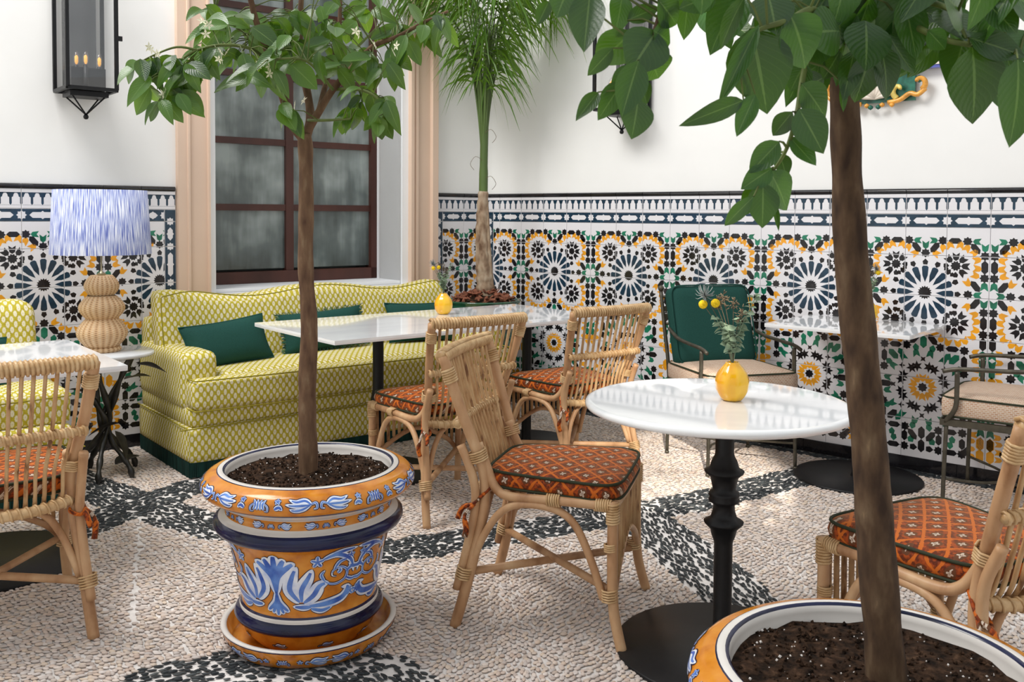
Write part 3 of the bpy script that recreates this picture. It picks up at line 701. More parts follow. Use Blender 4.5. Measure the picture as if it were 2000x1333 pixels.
def make_chair(label, loc, rot):
    t = thing('rattan_chair', label, 'chair', loc, rot, 'rattan chairs with orange cushions')
    r = .0165
    for s in (1, -1):
        Yt, Ym, Yr, Yf, Ys = YT*s, YM*s, YR*s, YF*s, YS*s
        post = spl([(XT, Yt, ZT), (XT+.055, Yt-.018*s, .70), (XM, Ym, .52), (-.185, Ym+.002*s, .43), (-.195, Ym+.012*s, .33), (-.235, Yr-.012*s, .14), (XR, Yr, .0)])
        Geo().tube(post, [r*1.08]*len(post), n=10).obj('back_post', rattan, t)
        ext = spl([(-.262, Ym+.024*s, .585), (-.222, Ym+.024*s, .49), (-.212, Ym+.020*s, .40), (-.232, Ym+.026*s, .28), (-.268, Ym+.040*s, .12)])
        Geo().tube(ext, .0145, n=9).obj('back_brace', rattan, t)
        front = spl([(XS, Ys, .455), (XS, Ys, .25), (XS+.006, Ys+.003*s, .12), (XF, Yf, 0)])
        Geo().tube(front, r, n=10).obj('front_leg', rattan, t)
        # seat rail that bends up beside the back
        rail = spl([(XS-.005, Ys, .440), (.06, Ys-.012*s, .438), (-.09, Ym+.024*s, .432), (-.145, Ym+.008*s, .448), (-.178, Ym-.008*s, .50), (-.215, Ym-.014*s, .585)])
        Geo().tube(rail, .0150, n=9).obj('seat_rail', rattan, t)
        arch = spl([(-.232, Yr-.018*s, .17), (-.19, Ym+.030*s, .28), (-.13, Ym+.030*s, .375), (-.06, Ym+.032*s, .412), (.05, Ys-.010*s, .412), (.12, Ys-.006*s, .37), (.175, Ys-.003*s, .26), (.212, Ys-.002*s, .15)])
        Geo().tube(arch, .0125, n=9).obj('side_arch', rattan, t)
        st = [(-.235, (Yr-.018*s), .175), (.225, -(Ys-.014*s), .165+.012*s)]
        Geo().tube(st, .0130, n=8).obj('stretcher', rattan, t)
        g = Geo()
        def coil_o(p, q, *k): return coil(Geo(), p, q, *k).obj('binding', wrap, t)
        coil_o((-.248, Yr-.008*s, .155), (-.238, Yr-.01*s, .195), .026, 5, .0035); coil_o((.233, Ys, .145), (.232, Ys, .185), .0245, 5, .0035)
        coil_o((XS, Ys, .385), (XS, Ys, .45), .0190, 8, .0042); coil_o((.03, Ys-.012*s, .438), (.075, Ys-.010*s, .438), .0180, 6, .0036)
        coil_o((XS-.004, Ys, .440), (XS-.055, Ys-.003*s, .440), .0180, 7, .0036)
        coil_o((-.206, Ym+.000*s, .53), (-.216, Ym+.003*s, .565), .031, 5, .0036); coil_o((XT+.012, Yt-.005*s, .835), (XT+.026, Yt-.009*s, .79), .0215, 6, .0042)
        coil_o((.234, Ys, .30), (.233, Ys, .325), .0185, 4, .0034)
    def bow(z, x, y, bulge, n=12): return [(x-bulge*(1-(2*i/n-1)**2), -y+2*y*i/n, z) for i in range(n+1)]
    top = bow(ZT, XT, YT+.006, .022)
    g = Geo(); pts = spl(top, 3); g.tube(pts, .0195, n=10); g.obj('top_rail', wrap, t)
    g = Geo(); L = len(pts)
    for i in range(0, L-1):
        coil(g, pts[i], pts[i+1], .0205, 1, .0062, seg=8)
    g.obj('top_rail_binding', wrap, t)
    mid = spl(bow(.655, -.268, YM+.034, .020, 8), 3)
    g = Geo(); g.tube(mid, .0135, n=8)
    for i in range(len(mid)-1): coil(g, mid[i], mid[i+1], .0145, 1, .0048, seg=8)
    g.obj('middle_rail', wrap, t)
    low = spl([(-.19, -YM, .425), (-.225, -.1, .418), (-.235, 0, .416), (-.225, .1, .418), (-.19, YM, .425)], 4)
    g = Geo(); g.tube(low, .0165, n=8)
    for i in range(len(low)-1): coil(g, low[i], low[i+1], .0175, 1, .004, seg=8)
    g.obj('lower_rail', wrap, t)
    NS = 13
    for i in range(NS):
        f = (i+.5)/NS*2-1; yt = f*(YT-.022); ym = f*(YM-.014); bl = .022*(1-f*f)
        c = spl([(XT-bl, yt, ZT), (-.262-bl*.9, yt*.55+ym*.45, .66), (-.225-bl*.8, ym, .54), (-.203-bl, ym, .46), (-.18-bl*.9, ym*.98, .415)], 4)
        k = random.uniform(.9, 1.1); ob = Geo().tube(c, .0067*k, n=6).obj('cane', cane, t)
    g = Geo().tube(spl([(XS+.002, -YS, .440), (XS+.008, 0, .440), (XS+.002, YS, .440)], 4), .0150, n=8); g.obj('front_rail', rattan, t)
    NF = 15
    for i in range(NF):
        f = (i+.5)/NF*2-1; y = f*(YS-.018); zb = .225+.085*(abs(f)**1.6)*0+.10*(1-f*f)*0+.19*0
        zb = .20+.10*(1-f*f)
        Geo().tube([(XS+.012, y, .435), (XS+.010, y, zb)], .0078, n=6).obj('front_cane', cane, t)
    Geo().tube(spl([(XS+.004, -YS+.01, .17), (XS+.006, -.16, .235), (XS+.006, 0, .30), (XS+.006, .16, .235), (XS+.004, YS-.01, .17)], 5), .0115, n=8).obj('front_arch', rattan, t)
    Geo().tube(spl([(-.225, -YR+.03, .19), (-.20, -.15, .33), (-.195, -.08, .405), (-.195, .08, .405), (-.20, .15, .33), (-.225, YR-.03, .19)], 5), .0115, n=8).obj('back_arch', rattan, t)
    for x in (-.10, .02, .13):
        Geo().tube([(x, -YM-.02, .432), (x, YM+.02, .432)], .010, n=6).obj('seat_slat', rattan, t)
    body, pips = cushion_geo(.50, .37, .46, .035, .452, .048)
    cu = body.obj('cushion', velvet, t)
    for q in pips: q.obj('piping', piping_g, cu)
    for s in (1, -1):
        g = Geo(); y = (YM+.012)*s
        g.tube(spl([(-.15, y*.9, .462), (-.175, y, .44), (-.215, y+.022*s, .40), (-.235, y+.005*s, .385), (-.205, y-.02*s, .395), (-.18, y, .41)], 4), .006, n=5)
        g.tube(spl([(-.21, y+.02*s, .40), (-.235, y+.045*s, .37), (-.228, y+.05*s, .33), (-.235, y+.045*s, .30)], 4), [.006]*6+[.010]*7, n=5)
        g.tube(spl([(-.21, y+.02*s, .40), (-.25, y+.02*s, .385), (-.265, y+.03*s, .35)], 4), [.006]*3+[.009]*6, n=5)
        g.obj('tie', velvet, cu)
    return t
c4 = make_chair('rattan chair with orange cushion in the foreground, drawn up to the round table', (.149, 3.084, 0), R(-16.5))
G_CH = 'rattan chairs with orange cushions'
dup(c4, (-.317, 4.214, 0), R(124.6), 'rattan chair at the long table, directly behind the foreground chair', G_CH)
dup(c4, (.300, 4.683, 0), R(124.8), 'rattan chair at the right end of the long table, near the corner of the walls', G_CH)
dup(c4, (-1.640, 2.925, 0), R(125.5), 'rattan chair seen from behind at the far left, at the square-cornered table', G_CH)
dup(c4, (1.175, 2.390, 0), R(117.5), 'rattan chair at the right edge, behind the nearest potted tree', G_CH)
# ------------------------------------------------------------------ tables
def disc(r, th, n=56): return Geo().lathe([(0, th), (r-.004, th), (r, th-.004), (r, 0), (0, 0)], n)
def pedestal_turned(h):
    return Geo().lathe([(.034, .008), (.034, .02), (.028, .03), (.028, .33), (.030, .34), (.036, .355), (.041, .375), (.058, .392), (.060, .398), (.040, .41), (.034, .43), (.032, .452), (.046, .460), (.047, .466), (.043, .472), (.047, .480), (.044, .488), (.034, .495), (.038, .515), (.043, .535), (.058, .548), (.060, .554), (.045, .562), (.038, .585), (.030, .60), (.028, .61), (.028, h)], 28)
t = thing('round_table', 'round white marble bistro table on a turned black pedestal in the foreground', 'table', (.650, 2.79, 0))
disc(.325, .010).obj('base', iron, t); pedestal_turned(.742).obj('pedestal', iron, t)
Geo().box((-.14, -.02, .732), (.14, .02, .742)).obj('top_bracket', iron, t, smooth=False)
g = Geo().lathe([(0, .742), (.385, .742), (.396, .747), (.399, .755), (.396, .763), (.387, .767), (.380, .767), (.2, .767), (0, .767)], 72, c=(-.026, 0, 0)); g.obj('tabletop', marble, t)
def rect_top(x0, x1, y0, y1, z0, z1):
    vs, fs = rbox((x0+x1)/2, (y0+y1)/2, (z0+z1)/2, x1-x0, y1-y0, z1-z0, .004, (6, 6, 2)); return Geo().add(vs, fs)
def pole_plain(h, r=.030): return Geo().lathe([(.075, .008), (.075, .014), (r+.006, .02), (r, .035), (r, h-.34), (r+.0, h-.33), (r, h)], 24)
def pole_collar(h, r=.028): return Geo().lathe([(.035, .01), (r, .03), (r, .30), (.046, .325), (.052, .335), (.046, .345), (.040, .37), (r, .43), (r, h)], 24)
t = thing('long_table', 'long white marble table on black pedestals in front of the yellow sofa', 'table', COR, AA)
rect_top(-2.168, -.455, -1.73, -.872, .742, .765).obj('tabletop', marble, t, smooth=False)
for sx in (-1.69, -.30-.40):
    g = pole_collar(.742); g.v = [(x+sx, y-1.30, z) for x, y, z in g.v]; g.obj('pedestal', iron, t)
    g = disc(.30, .010); g.v = [(x+sx, y-1.30, z) for x, y, z in g.v]; g.obj('base', iron, t)
t = thing('square_table', 'white marble table standing against the tiled wall beside the green-backed armchair', 'table', COR, AB)
rect_top(2.46, 3.18, -.585, -.016, .757, .780).obj('tabletop', marble, t, smooth=False)
g = pole_collar(.757); g.v = [(x+2.86, y-.335, z) for x, y, z in g.v]; g.obj('pedestal', iron, t)
g = disc(.312, .012); g.v = [(x+2.86, y-.335, z) for x, y, z in g.v]; g.obj('base', iron, t)
t = thing('marble_table', 'white marble table with square corners at the left edge, behind a rattan chair', 'table', COR, AA)
rect_top(-3.95, -3.085, -1.86, -.99, .742, .765).obj('tabletop', marble, t, smooth=False)
g = pole_collar(.742); g.v = [(x-3.50, y-1.42, z) for x, y, z in g.v]; g.obj('pedestal', iron, t)
g = disc(.33, .010); g.v = [(x-3.47, y-1.47, z) for x, y, z in g.v]; g.obj('base', iron, t)
# ------------------------------------------------------------------ sofas
def soft(cx, cy, cz, sx, sy, sz, r=.04, n=(14, 8, 6), bul=.0, fn=None):
    def f(p, u, v, w_):
        if bul:
            k = (1-u*u)*(1-v*v); p = p+Vector((0, 0, math.copysign(bul, w_)*k*abs(w_)))
        return fn(p, u, v, w_) if fn else p
    vs, fs = rbox(cx, cy, cz, sx, sy, sz, r, n, f); return Geo().add(vs, fs)
def piping(name, pts, mt, parent, r=.005, closed=False, n=4):
    return Geo().tube(spl(pts, n), r, n=6, closed=closed).obj(name, mt, parent)
def make_sofa(label, s0, s1, arms=True):
    t = thing('sofa', label, 'sofa', COR, AA)
    f = -.85; w_ = s1-s0; cx = (s0+s1)/2
    soft(cx, -.45, .165, w_, .80, .185, .02, (24, 10, 4)).obj('base', sofa_m, t, uv='box')
    soft(cx, -.448, .300, w_-.02, .785, .11, .03, (24, 10, 4)).obj('deck', sofa_m, t, uv='box')
    g = Geo(); n = 150
    # bullion fringe: a row of hanging cords
    per = [(s0+.008, -.07), (s0+.008, f+.012), (s1-.008, f+.012), (s1-.008, -.07)]
    for (xa, ya), (xb, yb) in zip(per[:-1], per[1:]):
        L = math.hypot(xb-xa, yb-ya); k = int(L/.010)
        for i in range(k):
            q = (i+.5)/k; x, y = xa+(xb-xa)*q, ya+(yb-ya)*q
            g.add([(x-.005, y-.004, .082), (x+.005, y-.004, .082), (x+.005, y+.004, .082), (x-.005, y+.004, .082)]+[(x-.0045+random.uniform(-.002, .002), y-.004, .004), (x+.0045, y-.004, .004), (x+.0045, y+.004, .004), (x-.0045, y+.004, .004)], [(0, 1, 5, 4), (1, 2, 6, 5), (2, 3, 7, 6), (3, 0, 4, 7)])
    fr_ = g.obj('fringe', fringe_m, t, smooth=False); fr_['kind'] = 'stuff'
    a0 = s0+(.185 if arms else 0); a1 = s1-(.185 if arms else 0)
    if arms:
        for xa in (s0+.0925, s1-.0925):
            def fn(p, u, v, w2): return p
            soft(xa, -.415, .47, .185, .74, .30, .05, (6, 12, 8)).obj('arm', sofa_m, t, uv='box')
    # back
    soft(cx, -.11, .50, w_-.04, .15, .50, .04, (20, 4, 8)).obj('back_rest', sofa_m, t, uv='box')
    def bf(p, u, v, w2):
        k = (w2+1)/2; sag = .022*math.cos(u*math.pi*2.2)*k
        lean = -.05+.10*k
        taper = (1-.10*(max(0, u)**6)*k) if arms else 1
        return Vector((p.x*taper, p.y+lean, p.z+sag-.03*k*max(0, u)**8+.012*(abs(u) > .97)*k))
    soft(cx-.02, -.285, .685, w_-.08 if arms else w_-.06, .17, .385, .055, (36, 6, 10), fn=bf).obj('back_cushion', sofa_m, t, uv='box')
    xl, xr = cx-.02-(w_-.08)/2, cx-.02+(w_-.08)/2
    if arms:
        tp = [(xl+.015, -.355, .872)]+[(xl+(xr-xl)*k/12, -.352, .8765+.022*math.cos((k/6-1)*math.pi*2.2)*.98-(.03*max(0, k/6-1)**8)) for k in range(1, 12)]+[(xr-.13, -.352, .84)]
        piping('piping', tp, pipe_y, t, .0035)
        piping('piping', [(xl+.012, -.36, .87), (xl+.006, -.375, .80), (xl+.006, -.405, .65), (xl+.012, -.425, .53)], pipe_y, t, .0035)
    # T shaped seat cushion
    soft((a0+a1)/2, -.50, .425, a1-a0, .60, .16, .035, (30, 10, 6), .018).obj('seat_cushion', sofa_m, t, uv='box')
    if arms:
        soft(cx, f+.040, .415, w_-.03, .145, .152, .035, (40, 5, 6)).obj('cushion_front', sofa_m, t, uv='box')
    z1, z0 = .492, .340; x0, x1 = s0+.02, s1-.02
    yb = f+.12
    for z in (z1, z0): piping('piping', [(x0, yb, z), (x0+.004, f-.012, z), (x0+.05, f-.030, z), (cx-.5, f-.034, z-.004), (cx, f-.036, z-.006), (cx+.5, f-.034, z-.004), (x1-.05, f-.030, z), (x1-.004, f-.012, z), (x1, yb, z)], pipe_y, t, .0038)
    piping('piping', [(s0-.002, -.06, .255), (s0-.003, -.5, .253), (s0-.002, f+.03, .252), (s0+.04, f-.004, .252), (cx, f-.004, .252), (s1-.04, f-.004, .252), (s1+.002, f+.03, .252), (s1, -.06, .255)], pipe_y, t, .0034)
    return t
make_sofa('chartreuse patterned sofa with dark green fringe under the window', -2.50, -.455)
make_sofa('chartreuse patterned sofa, partly visible behind the table at the left edge', -4.6, -3.02, arms=False)
def pillow(label, cen, sx, sz, rotz, lean, roll, fr=False, th=.13):
    o = thing('throw_pillow', label, 'pillow', cen, rotz)
    n = 14; vs = []; fs = []
    def pt(u, v, side):
        k = max(0, (1-abs(u)**2.6))*max(0, (1-abs(v)**2.6)); pin = 1-.07*(1-abs(u)**2)*(abs(v)**4)*1.2; pin2 = 1-.07*(1-abs(v)**2)*(abs(u)**4)*1.2
        return Vector((u*sx/2*pin2, side*th/2*k**.55*.9, v*sz/2*pin))
    idx = {}
    g = Geo()
    for side in (-1, 1):
        vs = [pt(-1+2*i/n, -1+2*j/n, side) for i in range(n+1) for j in range(n+1)]
        fs = [(i*(n+1)+j, (i+1)*(n+1)+j, (i+1)*(n+1)+j+1, i*(n+1)+j+1) for i in range(n) for j in range(n)]
        if side > 0: fs = [f_[::-1] for f_ in fs]
        g.add(vs, fs)
    M = Matrix.Rotation(roll, 4, 'Y'); M = Matrix.Rotation(lean, 4, 'X') @ M
    g.v = [tuple(M @ Vector(v)) for v in g.v]; g.obj('pillow_cover', green_cloth, o)
    edge = [M @ pt(u, v, 1) for u, v in [(-1+2*i/n, -1) for i in range(n)]+[(1, -1+2*i/n) for i in range(n)]+[(1-2*i/n, 1) for i in range(n)]+[(-1, 1-2*i/n) for i in range(n)]]
    if not fr: Geo().tube(edge, .005, n=6, closed=True).obj('piping', green_cloth, o)
    else:
        g = Geo(); K_ = len(edge); c = Vector((0, 0, 0))
        for i in range(K_):
            a, b_ = edge[i], edge[(i+1) % K_]
            for j in range(9):
                p = a.lerp(b_, (j+random.random())/9); d = p.normalized(); q = p+d*.020+Vector([random.uniform(-.009, .009) for _ in range(3)])
                sd = (b_-a).normalized()*.0016; g.add([p-sd, p+sd, q+sd, q-sd], [(0, 1, 2, 3)], random.choice((0, 0, 1)))
        fo = g.obj('fringe', [green_cloth, fringe_l], o, smooth=False); fo['kind'] = 'stuff'
    return o
pillow('plain green pillow at the left end of the yellow sofa', A(-2.17, .52, .620), .48, .255, AA, R(-22), R(-6), th=.15)
pillow('green pillow with short fringe in the middle of the yellow sofa', A(-1.555, .45, .640), .54, .24, AA, R(-18), R(-3), True)
pillow('green pillow toward the right end of the yellow sofa, behind the yellow vase', A(-.87, .45, .640), .50, .25, AA, R(-18), R(2))
pillow('green pillow on the sofa at the left edge', A(-3.46, .50, .620), .45, .25, AA, R(-20), R(3))
# ------------------------------------------------------------------ side table and lamp
t = thing('side_table', 'oval marble side table on dark bronze branch legs between the two sofas', 'side table', A(-2.80, .50), AA)
g = Geo(); n = 48; prof = [(.0, .604), (.97, .604), (1.0, .610), (1.0, .618), (.985, .624), (0, .624)]
vs = [(.235*k*math.copysign(abs(math.cos(a))**.85, math.cos(a)), .205*k*math.copysign(abs(math.sin(a))**.85, math.sin(a)), z) for k, z in prof for a in [2*math.pi*j/n for j in range(n)]]
g.add(vs, [(i*n+j, i*n+(j+1) % n, (i+1)*n+(j+1) % n, (i+1)*n+j) for i in range(len(prof)-1) for j in range(n)]); g.obj('tabletop', marble_old, t)
for a in (-60, 20, 100, 170, 245):
    ca, sa = math.cos(R(a)), math.sin(R(a))
    pts = spl([(.17*ca, .15*sa, .60), (.11*ca, .10*sa, .50), (.035*ca-.02*sa, .035*sa+.02*ca, .36), (-.02*sa, .02*ca, .27), (.05*ca, .05*sa, .17), (.12*ca, .11*sa, .10), (.165*ca, .155*sa, .045), (.175*ca, .165*sa, .0)], 5)
    Geo().tube(pts, [.011+.006*math.sin(i*.55) ** 2 for i in range(len(pts))], n=8).obj('branch_leg', pewter, t)
def leaf_mesh(name, L, W, curl, fold, mt, n=8, tipk=1.0, twist=0, seed=0):
    rs = random.Random(seed); g = Geo(); vs = []; uv = []
    for i in range(n+1):
        t_ = i/n; wd = W/2*(math.sin(math.pi*min(1, t_**.9)))**.8 if 0 < t_ < 1 else 0.0005
        wd *= (1.15-.3*t_)
        x = L*t_; z = -curl*L*t_*t_; tw = twist*t_
        for j, sd in enumerate((-1, -.5, 0, .5, 1)):
            y = wd*sd; up = fold*abs(sd)*wd+.010*L*math.sin(t_*9+seed)*abs(sd)*sd
            yy, zz_ = y*math.cos(tw)-up*math.sin(tw), y*math.sin(tw)+up*math.cos(tw)
            vs.append((x, yy, z+zz_)); uv.append((.5+sd*.5, t_))
    fs = [(i*5+j, (i+1)*5+j, (i+1)*5+j+1, i*5+j+1) for i in range(n) for j in range(4)]
    me = bpy.data.meshes.new(name); me.from_pydata(vs, [], fs); me.materials.append(mt); me.polygons.foreach_set('use_smooth', [True]*len(fs))
    ul = me.uv_layers.new().data
    for p in me.polygons:
        for li in p.loop_indices: ul[li].uv = uv[me.loops[li].vertex_index]
    return me
lm = leaf_mesh('metal_leaf', .15, .075, .25, .3, pewter)
for (x, y, z, yaw, pit) in [(.05, -.08, .27, 2.9, .1), (.02, -.10, .24, -.9, .9), (.12, -.12, .565, -.35, .1), (-.05, -.05, .40, 2.2, -.5), (.10, .02, .47, .3, -.2), (.03, -.06, .06, .4, -.3)]:
    o = link(bpy.data.objects.new('metal_leaf', lm), t); o.location = (x, y, z); o.rotation_euler = (random.uniform(-.5, .5), pit, yaw)
t = thing('table_lamp', 'wicker gourd table lamp with a blue and white streaked drum shade', 'lamp', A(-2.80, .47, .624), AA)
def gourd(z0, z1, r): return [(r*(.62+.38*math.sin(math.pi*k/8)), z0+(z1-z0)*k/8) for k in range(9)]
g = Geo().lathe([(0, 0), (.085, 0), (.092, .012), (.085, .024), (0, .024)], 40); g.obj('lamp_foot', wicker, t)
for z0, z1, r in ((.022, .168, .119), (.160, .282, .108), (.276, .385, .082)):
    pr = gourd(z0, z1, r); g = Geo(); g.lathe(pr+([(0, z1)] if r < .1 else []), 66, rmod=lambda a, z: 1+.018*math.cos(22*a)); g.obj('lamp_body', wicker, t)
Geo().lathe([(.018, .385), (.022, .39), (.012, .40), (.0045, .405), (.0045, .56)], 12).obj('lamp_rod', brass, t)
g = Geo().lathe([(.238, .492), (.219, .812), (.215, .812), (.234, .492), (.238, .492)], 64); g.obj('lamp_shade', shade_m, t)
g = Geo(); g.tube([(.012*math.cos(a), .012*math.sin(a), .60) for a in [k*math.pi/4 for k in range(8)]], .003, n=5, closed=True)
for a in (0, 2.09, 4.19): g.tube([(0, 0, .60), (.228*math.cos(a), .228*math.sin(a), .60)], .002, n=5)
g.obj('shade_ring', brass, t)
# ------------------------------------------------------------------ metal armchairs
def metal_chair(label, loc, rot, back):
    """front toward +x"""
    t = thing('metal_armchair', label, 'chair', loc, rot)
    for sx, sy in ((1, 1), (1, -1), (-1, 1), (-1, -1)):
        x, y = sx*.235, sy*.25
        top = .40
        g = Geo().tube(spl([(x*.98, y*.98, top), (x, y, .2), (x*1.01, y*1.01, .018)], 4), .0095, n=8); g.obj('leg', bronze, t)
        Geo().lathe([(.0, 0), (.009, .003), (.013, .011), (.009, .019), (0, .022)], 12, c=(x*1.01, y*1.01, 0)).obj('ball_foot', bronze, t)
    g = Geo()
    for y in (-.25, .25): g.box((-.245, y-.011, .385), (.25, y+.011, .415))
    for x in (-.245, .245): g.box((x-.011, -.26, .385), (x+.011, .26, .415))
    g.obj('seat_frame', bronze, t, smooth=False)
    for sy in (1, -1):
        y = sy*.27
        Geo().tube(spl([(.235, y*.93, .40), (.19, y, .47), (.185, y, .56), (.185, y, .635)], 4), .011, n=8).obj('arm_post', bronze, t)
        Geo().tube(spl([(.245, y, .632), (.18, y, .648), (.05, y, .655), (-.10, y*.97, .665), (-.235, y*.92, .70)], 4), .010, n=8).obj('armrest', bronze, t)
        Geo().tube(spl([(-.235, sy*.245, .40), (-.255, sy*.248, .55), (-.30, sy*.25, .72), (-.345, sy*.25, .90)], 4), .011, n=8).obj('back_post', bronze, t)
        Geo().lathe([(0, 0), (.014, .008), (.018, .02), (.014, .032), (0, .038)], 12, c=(-.345, sy*.25, .895)).obj('finial', bronze, t)
        Geo().tube(spl([(.235, sy*.25, .14), (.10, sy*.16, .125), (0, sy*.06, .12), (-.10, sy*.16, .125), (-.235, sy*.25, .14)], 5), .0065, n=6).obj('stretcher', bronze, t)
    Geo().tube([(-.30, -.25, .72), (-.30, .25, .72)], .008, n=6).obj('back_bar', bronze, t)
    Geo().tube([(-.335, -.25, .87), (-.335, .25, .87)], .008, n=6).obj('back_bar', bronze, t)
    vs, fs = rbox(0, 0, .470, .52, .52, .108, .030, (8, 8, 4), lambda p, u, v, w_: p+Vector((0, 0, .012*(1-u*u)*(1-v*v)*(w_ > .5))))
    sc_o = Geo().add(vs, fs).obj('seat_cushion', straw, t, uv='box')
    for z in (.514, .428): Geo().tube([(.257*math.copysign(abs(math.cos(a))**.18, math.cos(a)), .257*math.copysign(abs(math.sin(a))**.18, math.sin(a)), z) for a in [2*math.pi*i/64 for i in range(64)]], .0045, n=6, closed=True).obj('piping', piping_g, sc_o)
    if back:
        th = R(17)
        vs, fs = rbox(0, 0, 0, .11, .49, .45, .045, (4, 10, 10))
        M = Matrix.Translation((-.228, 0, .712)) @ Matrix.Rotation(-th, 4, 'Y')
        bc = Geo().add([M @ v for v in vs], fs).obj('back_cushion', green_cloth, t)
        e_ = [(.045, .242*math.copysign(abs(math.cos(a))**.22, math.cos(a)), .222*math.copysign(abs(math.sin(a))**.22, math.sin(a))) for a in [2*math.pi*i/64 for i in range(64)]]
        Geo().tube([M @ Vector(p) for p in e_], .0045, n=6, closed=True).obj('piping', green_cloth, bc)
    return t
metal_chair('bronze metal armchair with dark green back cushion behind the round table', (1.178, 4.955, 0), R(-74), True)
metal_chair('bronze metal armchair with straw-coloured seat at the right edge, against the tiled wall', B(3.56, .31), AB+math.pi+R(3), False)
# ------------------------------------------------------------------ vases with dried bouquets
sprig = leaf_mesh('eucalyptus_leaf', .024, .022, .3, .3, euca, n=4)
def vase(label, loc, k=1.0):
    t = thing('vase', label, 'vase', loc)
    r = .051*k; h = .117*k
    pr = [(0, 0), (r*.50, 0), (r*.62, .004*k)]+[(r*float(np.interp(j/12, [0, .1, .25, .45, .6, .75, .88, 1], [.62, .80, .94, 1, .97, .86, .68, .46])), h*(.04+.90*j/12)) for j in range(1, 12)]+[(r*.42, h*.955), (r*.40, h), (r*.34, h), (r*.34, h*.7)]
    g = Geo().lathe(pr, 54, rmod=lambda a, z: 1+.018*math.cos(9*a)); g.obj('vase_body', vase_y, t); return t
def bouquet(label, loc, k=1.0, seed=1, lean=0):
    rs = random.Random(seed); t = thing('dried_bouquet', label, 'bouquet', loc, lean)
    def stem(name, tip, mt, r=.0013):
        tip = Vector(tip)*k; c = spl([(0, 0, -.02*k), (tip.x*.25, tip.y*.25, tip.z*.4), (tip.x*.65, tip.y*.65, tip.z*.75), tip], 4)
        return Geo().tube(c, r, n=5).obj(name, mt, t), c
    for tip in ((-.055, -.01, .135), (.068, .0, .20), (-.02, -.02, .10), (.03, .015, .13)):
        o, c = stem('eucalyptus_stem', tip, euca)
        for i, p in enumerate(c[3:]):
            for sd in (1, -1):
                q = link(bpy.data.objects.new('eucalyptus_leaf', sprig), o); q.location = p; q.scale = (k*rs.uniform(.8, 1.15),)*3
                q.rotation_euler = (rs.uniform(-1, 1), rs.uniform(-.6, .3), (0 if sd > 0 else math.pi)+rs.uniform(-.9, .9))
    for tip in ((-.092, 0, .175), (-.058, -.015, .180)):
        o, c = stem('flower_stem', tip, dry, .001)
        bm = bmesh.new(); bmesh.ops.create_icosphere(bm, subdivisions=3, radius=.0135*k)
        for v in bm.verts: v.co *= 1+.08*noise.noise(v.co*600)
        me = bpy.data.meshes.new('flower_head'); bm.to_mesh(me); bm.free(); me.materials.append(craspedia); me.polygons.foreach_set('use_smooth', [True]*len(me.polygons))
        q = link(bpy.data.objects.new('flower_head', me), o); q.location = Vector(tip)*k
    for tip in ((-.085, .01, .20), (-.03, .01, .205), (.0, .0, .19), (.025, .0, .16), (-.045, .0, .19)):
        o, c = stem('dry_stem', tip, dry, .001); g = Geo(); T_ = Vector(tip)*k
        blue = tip[0] < -.08
        for i in range(34 if not blue else 40):
            d = Vector((rs.gauss(0, 1), rs.gauss(0, 1), rs.gauss(.3, 1))).normalized()
            if blue: g.tube([T_, T_+d*.024*k, T_+d*.032*k+Vector((0, 0, .006*k))], [.0016, .001, .0003], n=4)
            else:
                p = T_+Vector((0, 0, -.03*k*rs.random()))+d*.016*k*rs.random(); g.tube([p, p+d*.010*k], [.0022*k, .0008], n=4)
        h_ = g.obj('thistle_head' if blue else 'seed_head', thistle_m if blue else dry, o); h_['kind'] = 'stuff'
    return t
for lab, p, k, sd, ln in [('on the round marble table', Vector((.672, 2.80, .7675)), 1.0, 1, 0), ('on the long table before the sofa', A(-1.16, 1.118, .7655), 1.0, 5, .8), ('on the square table by the right wall, behind the trunk', B(2.845, .20, .7805), 1.0, 9, 1.9)]:
    vase('ribbed yellow vase '+lab, p, k); bouquet('dried bouquet in the vase '+lab, p+Vector((0, 0, .117*k)), k*(1 if sd == 1 else .82), sd, ln)
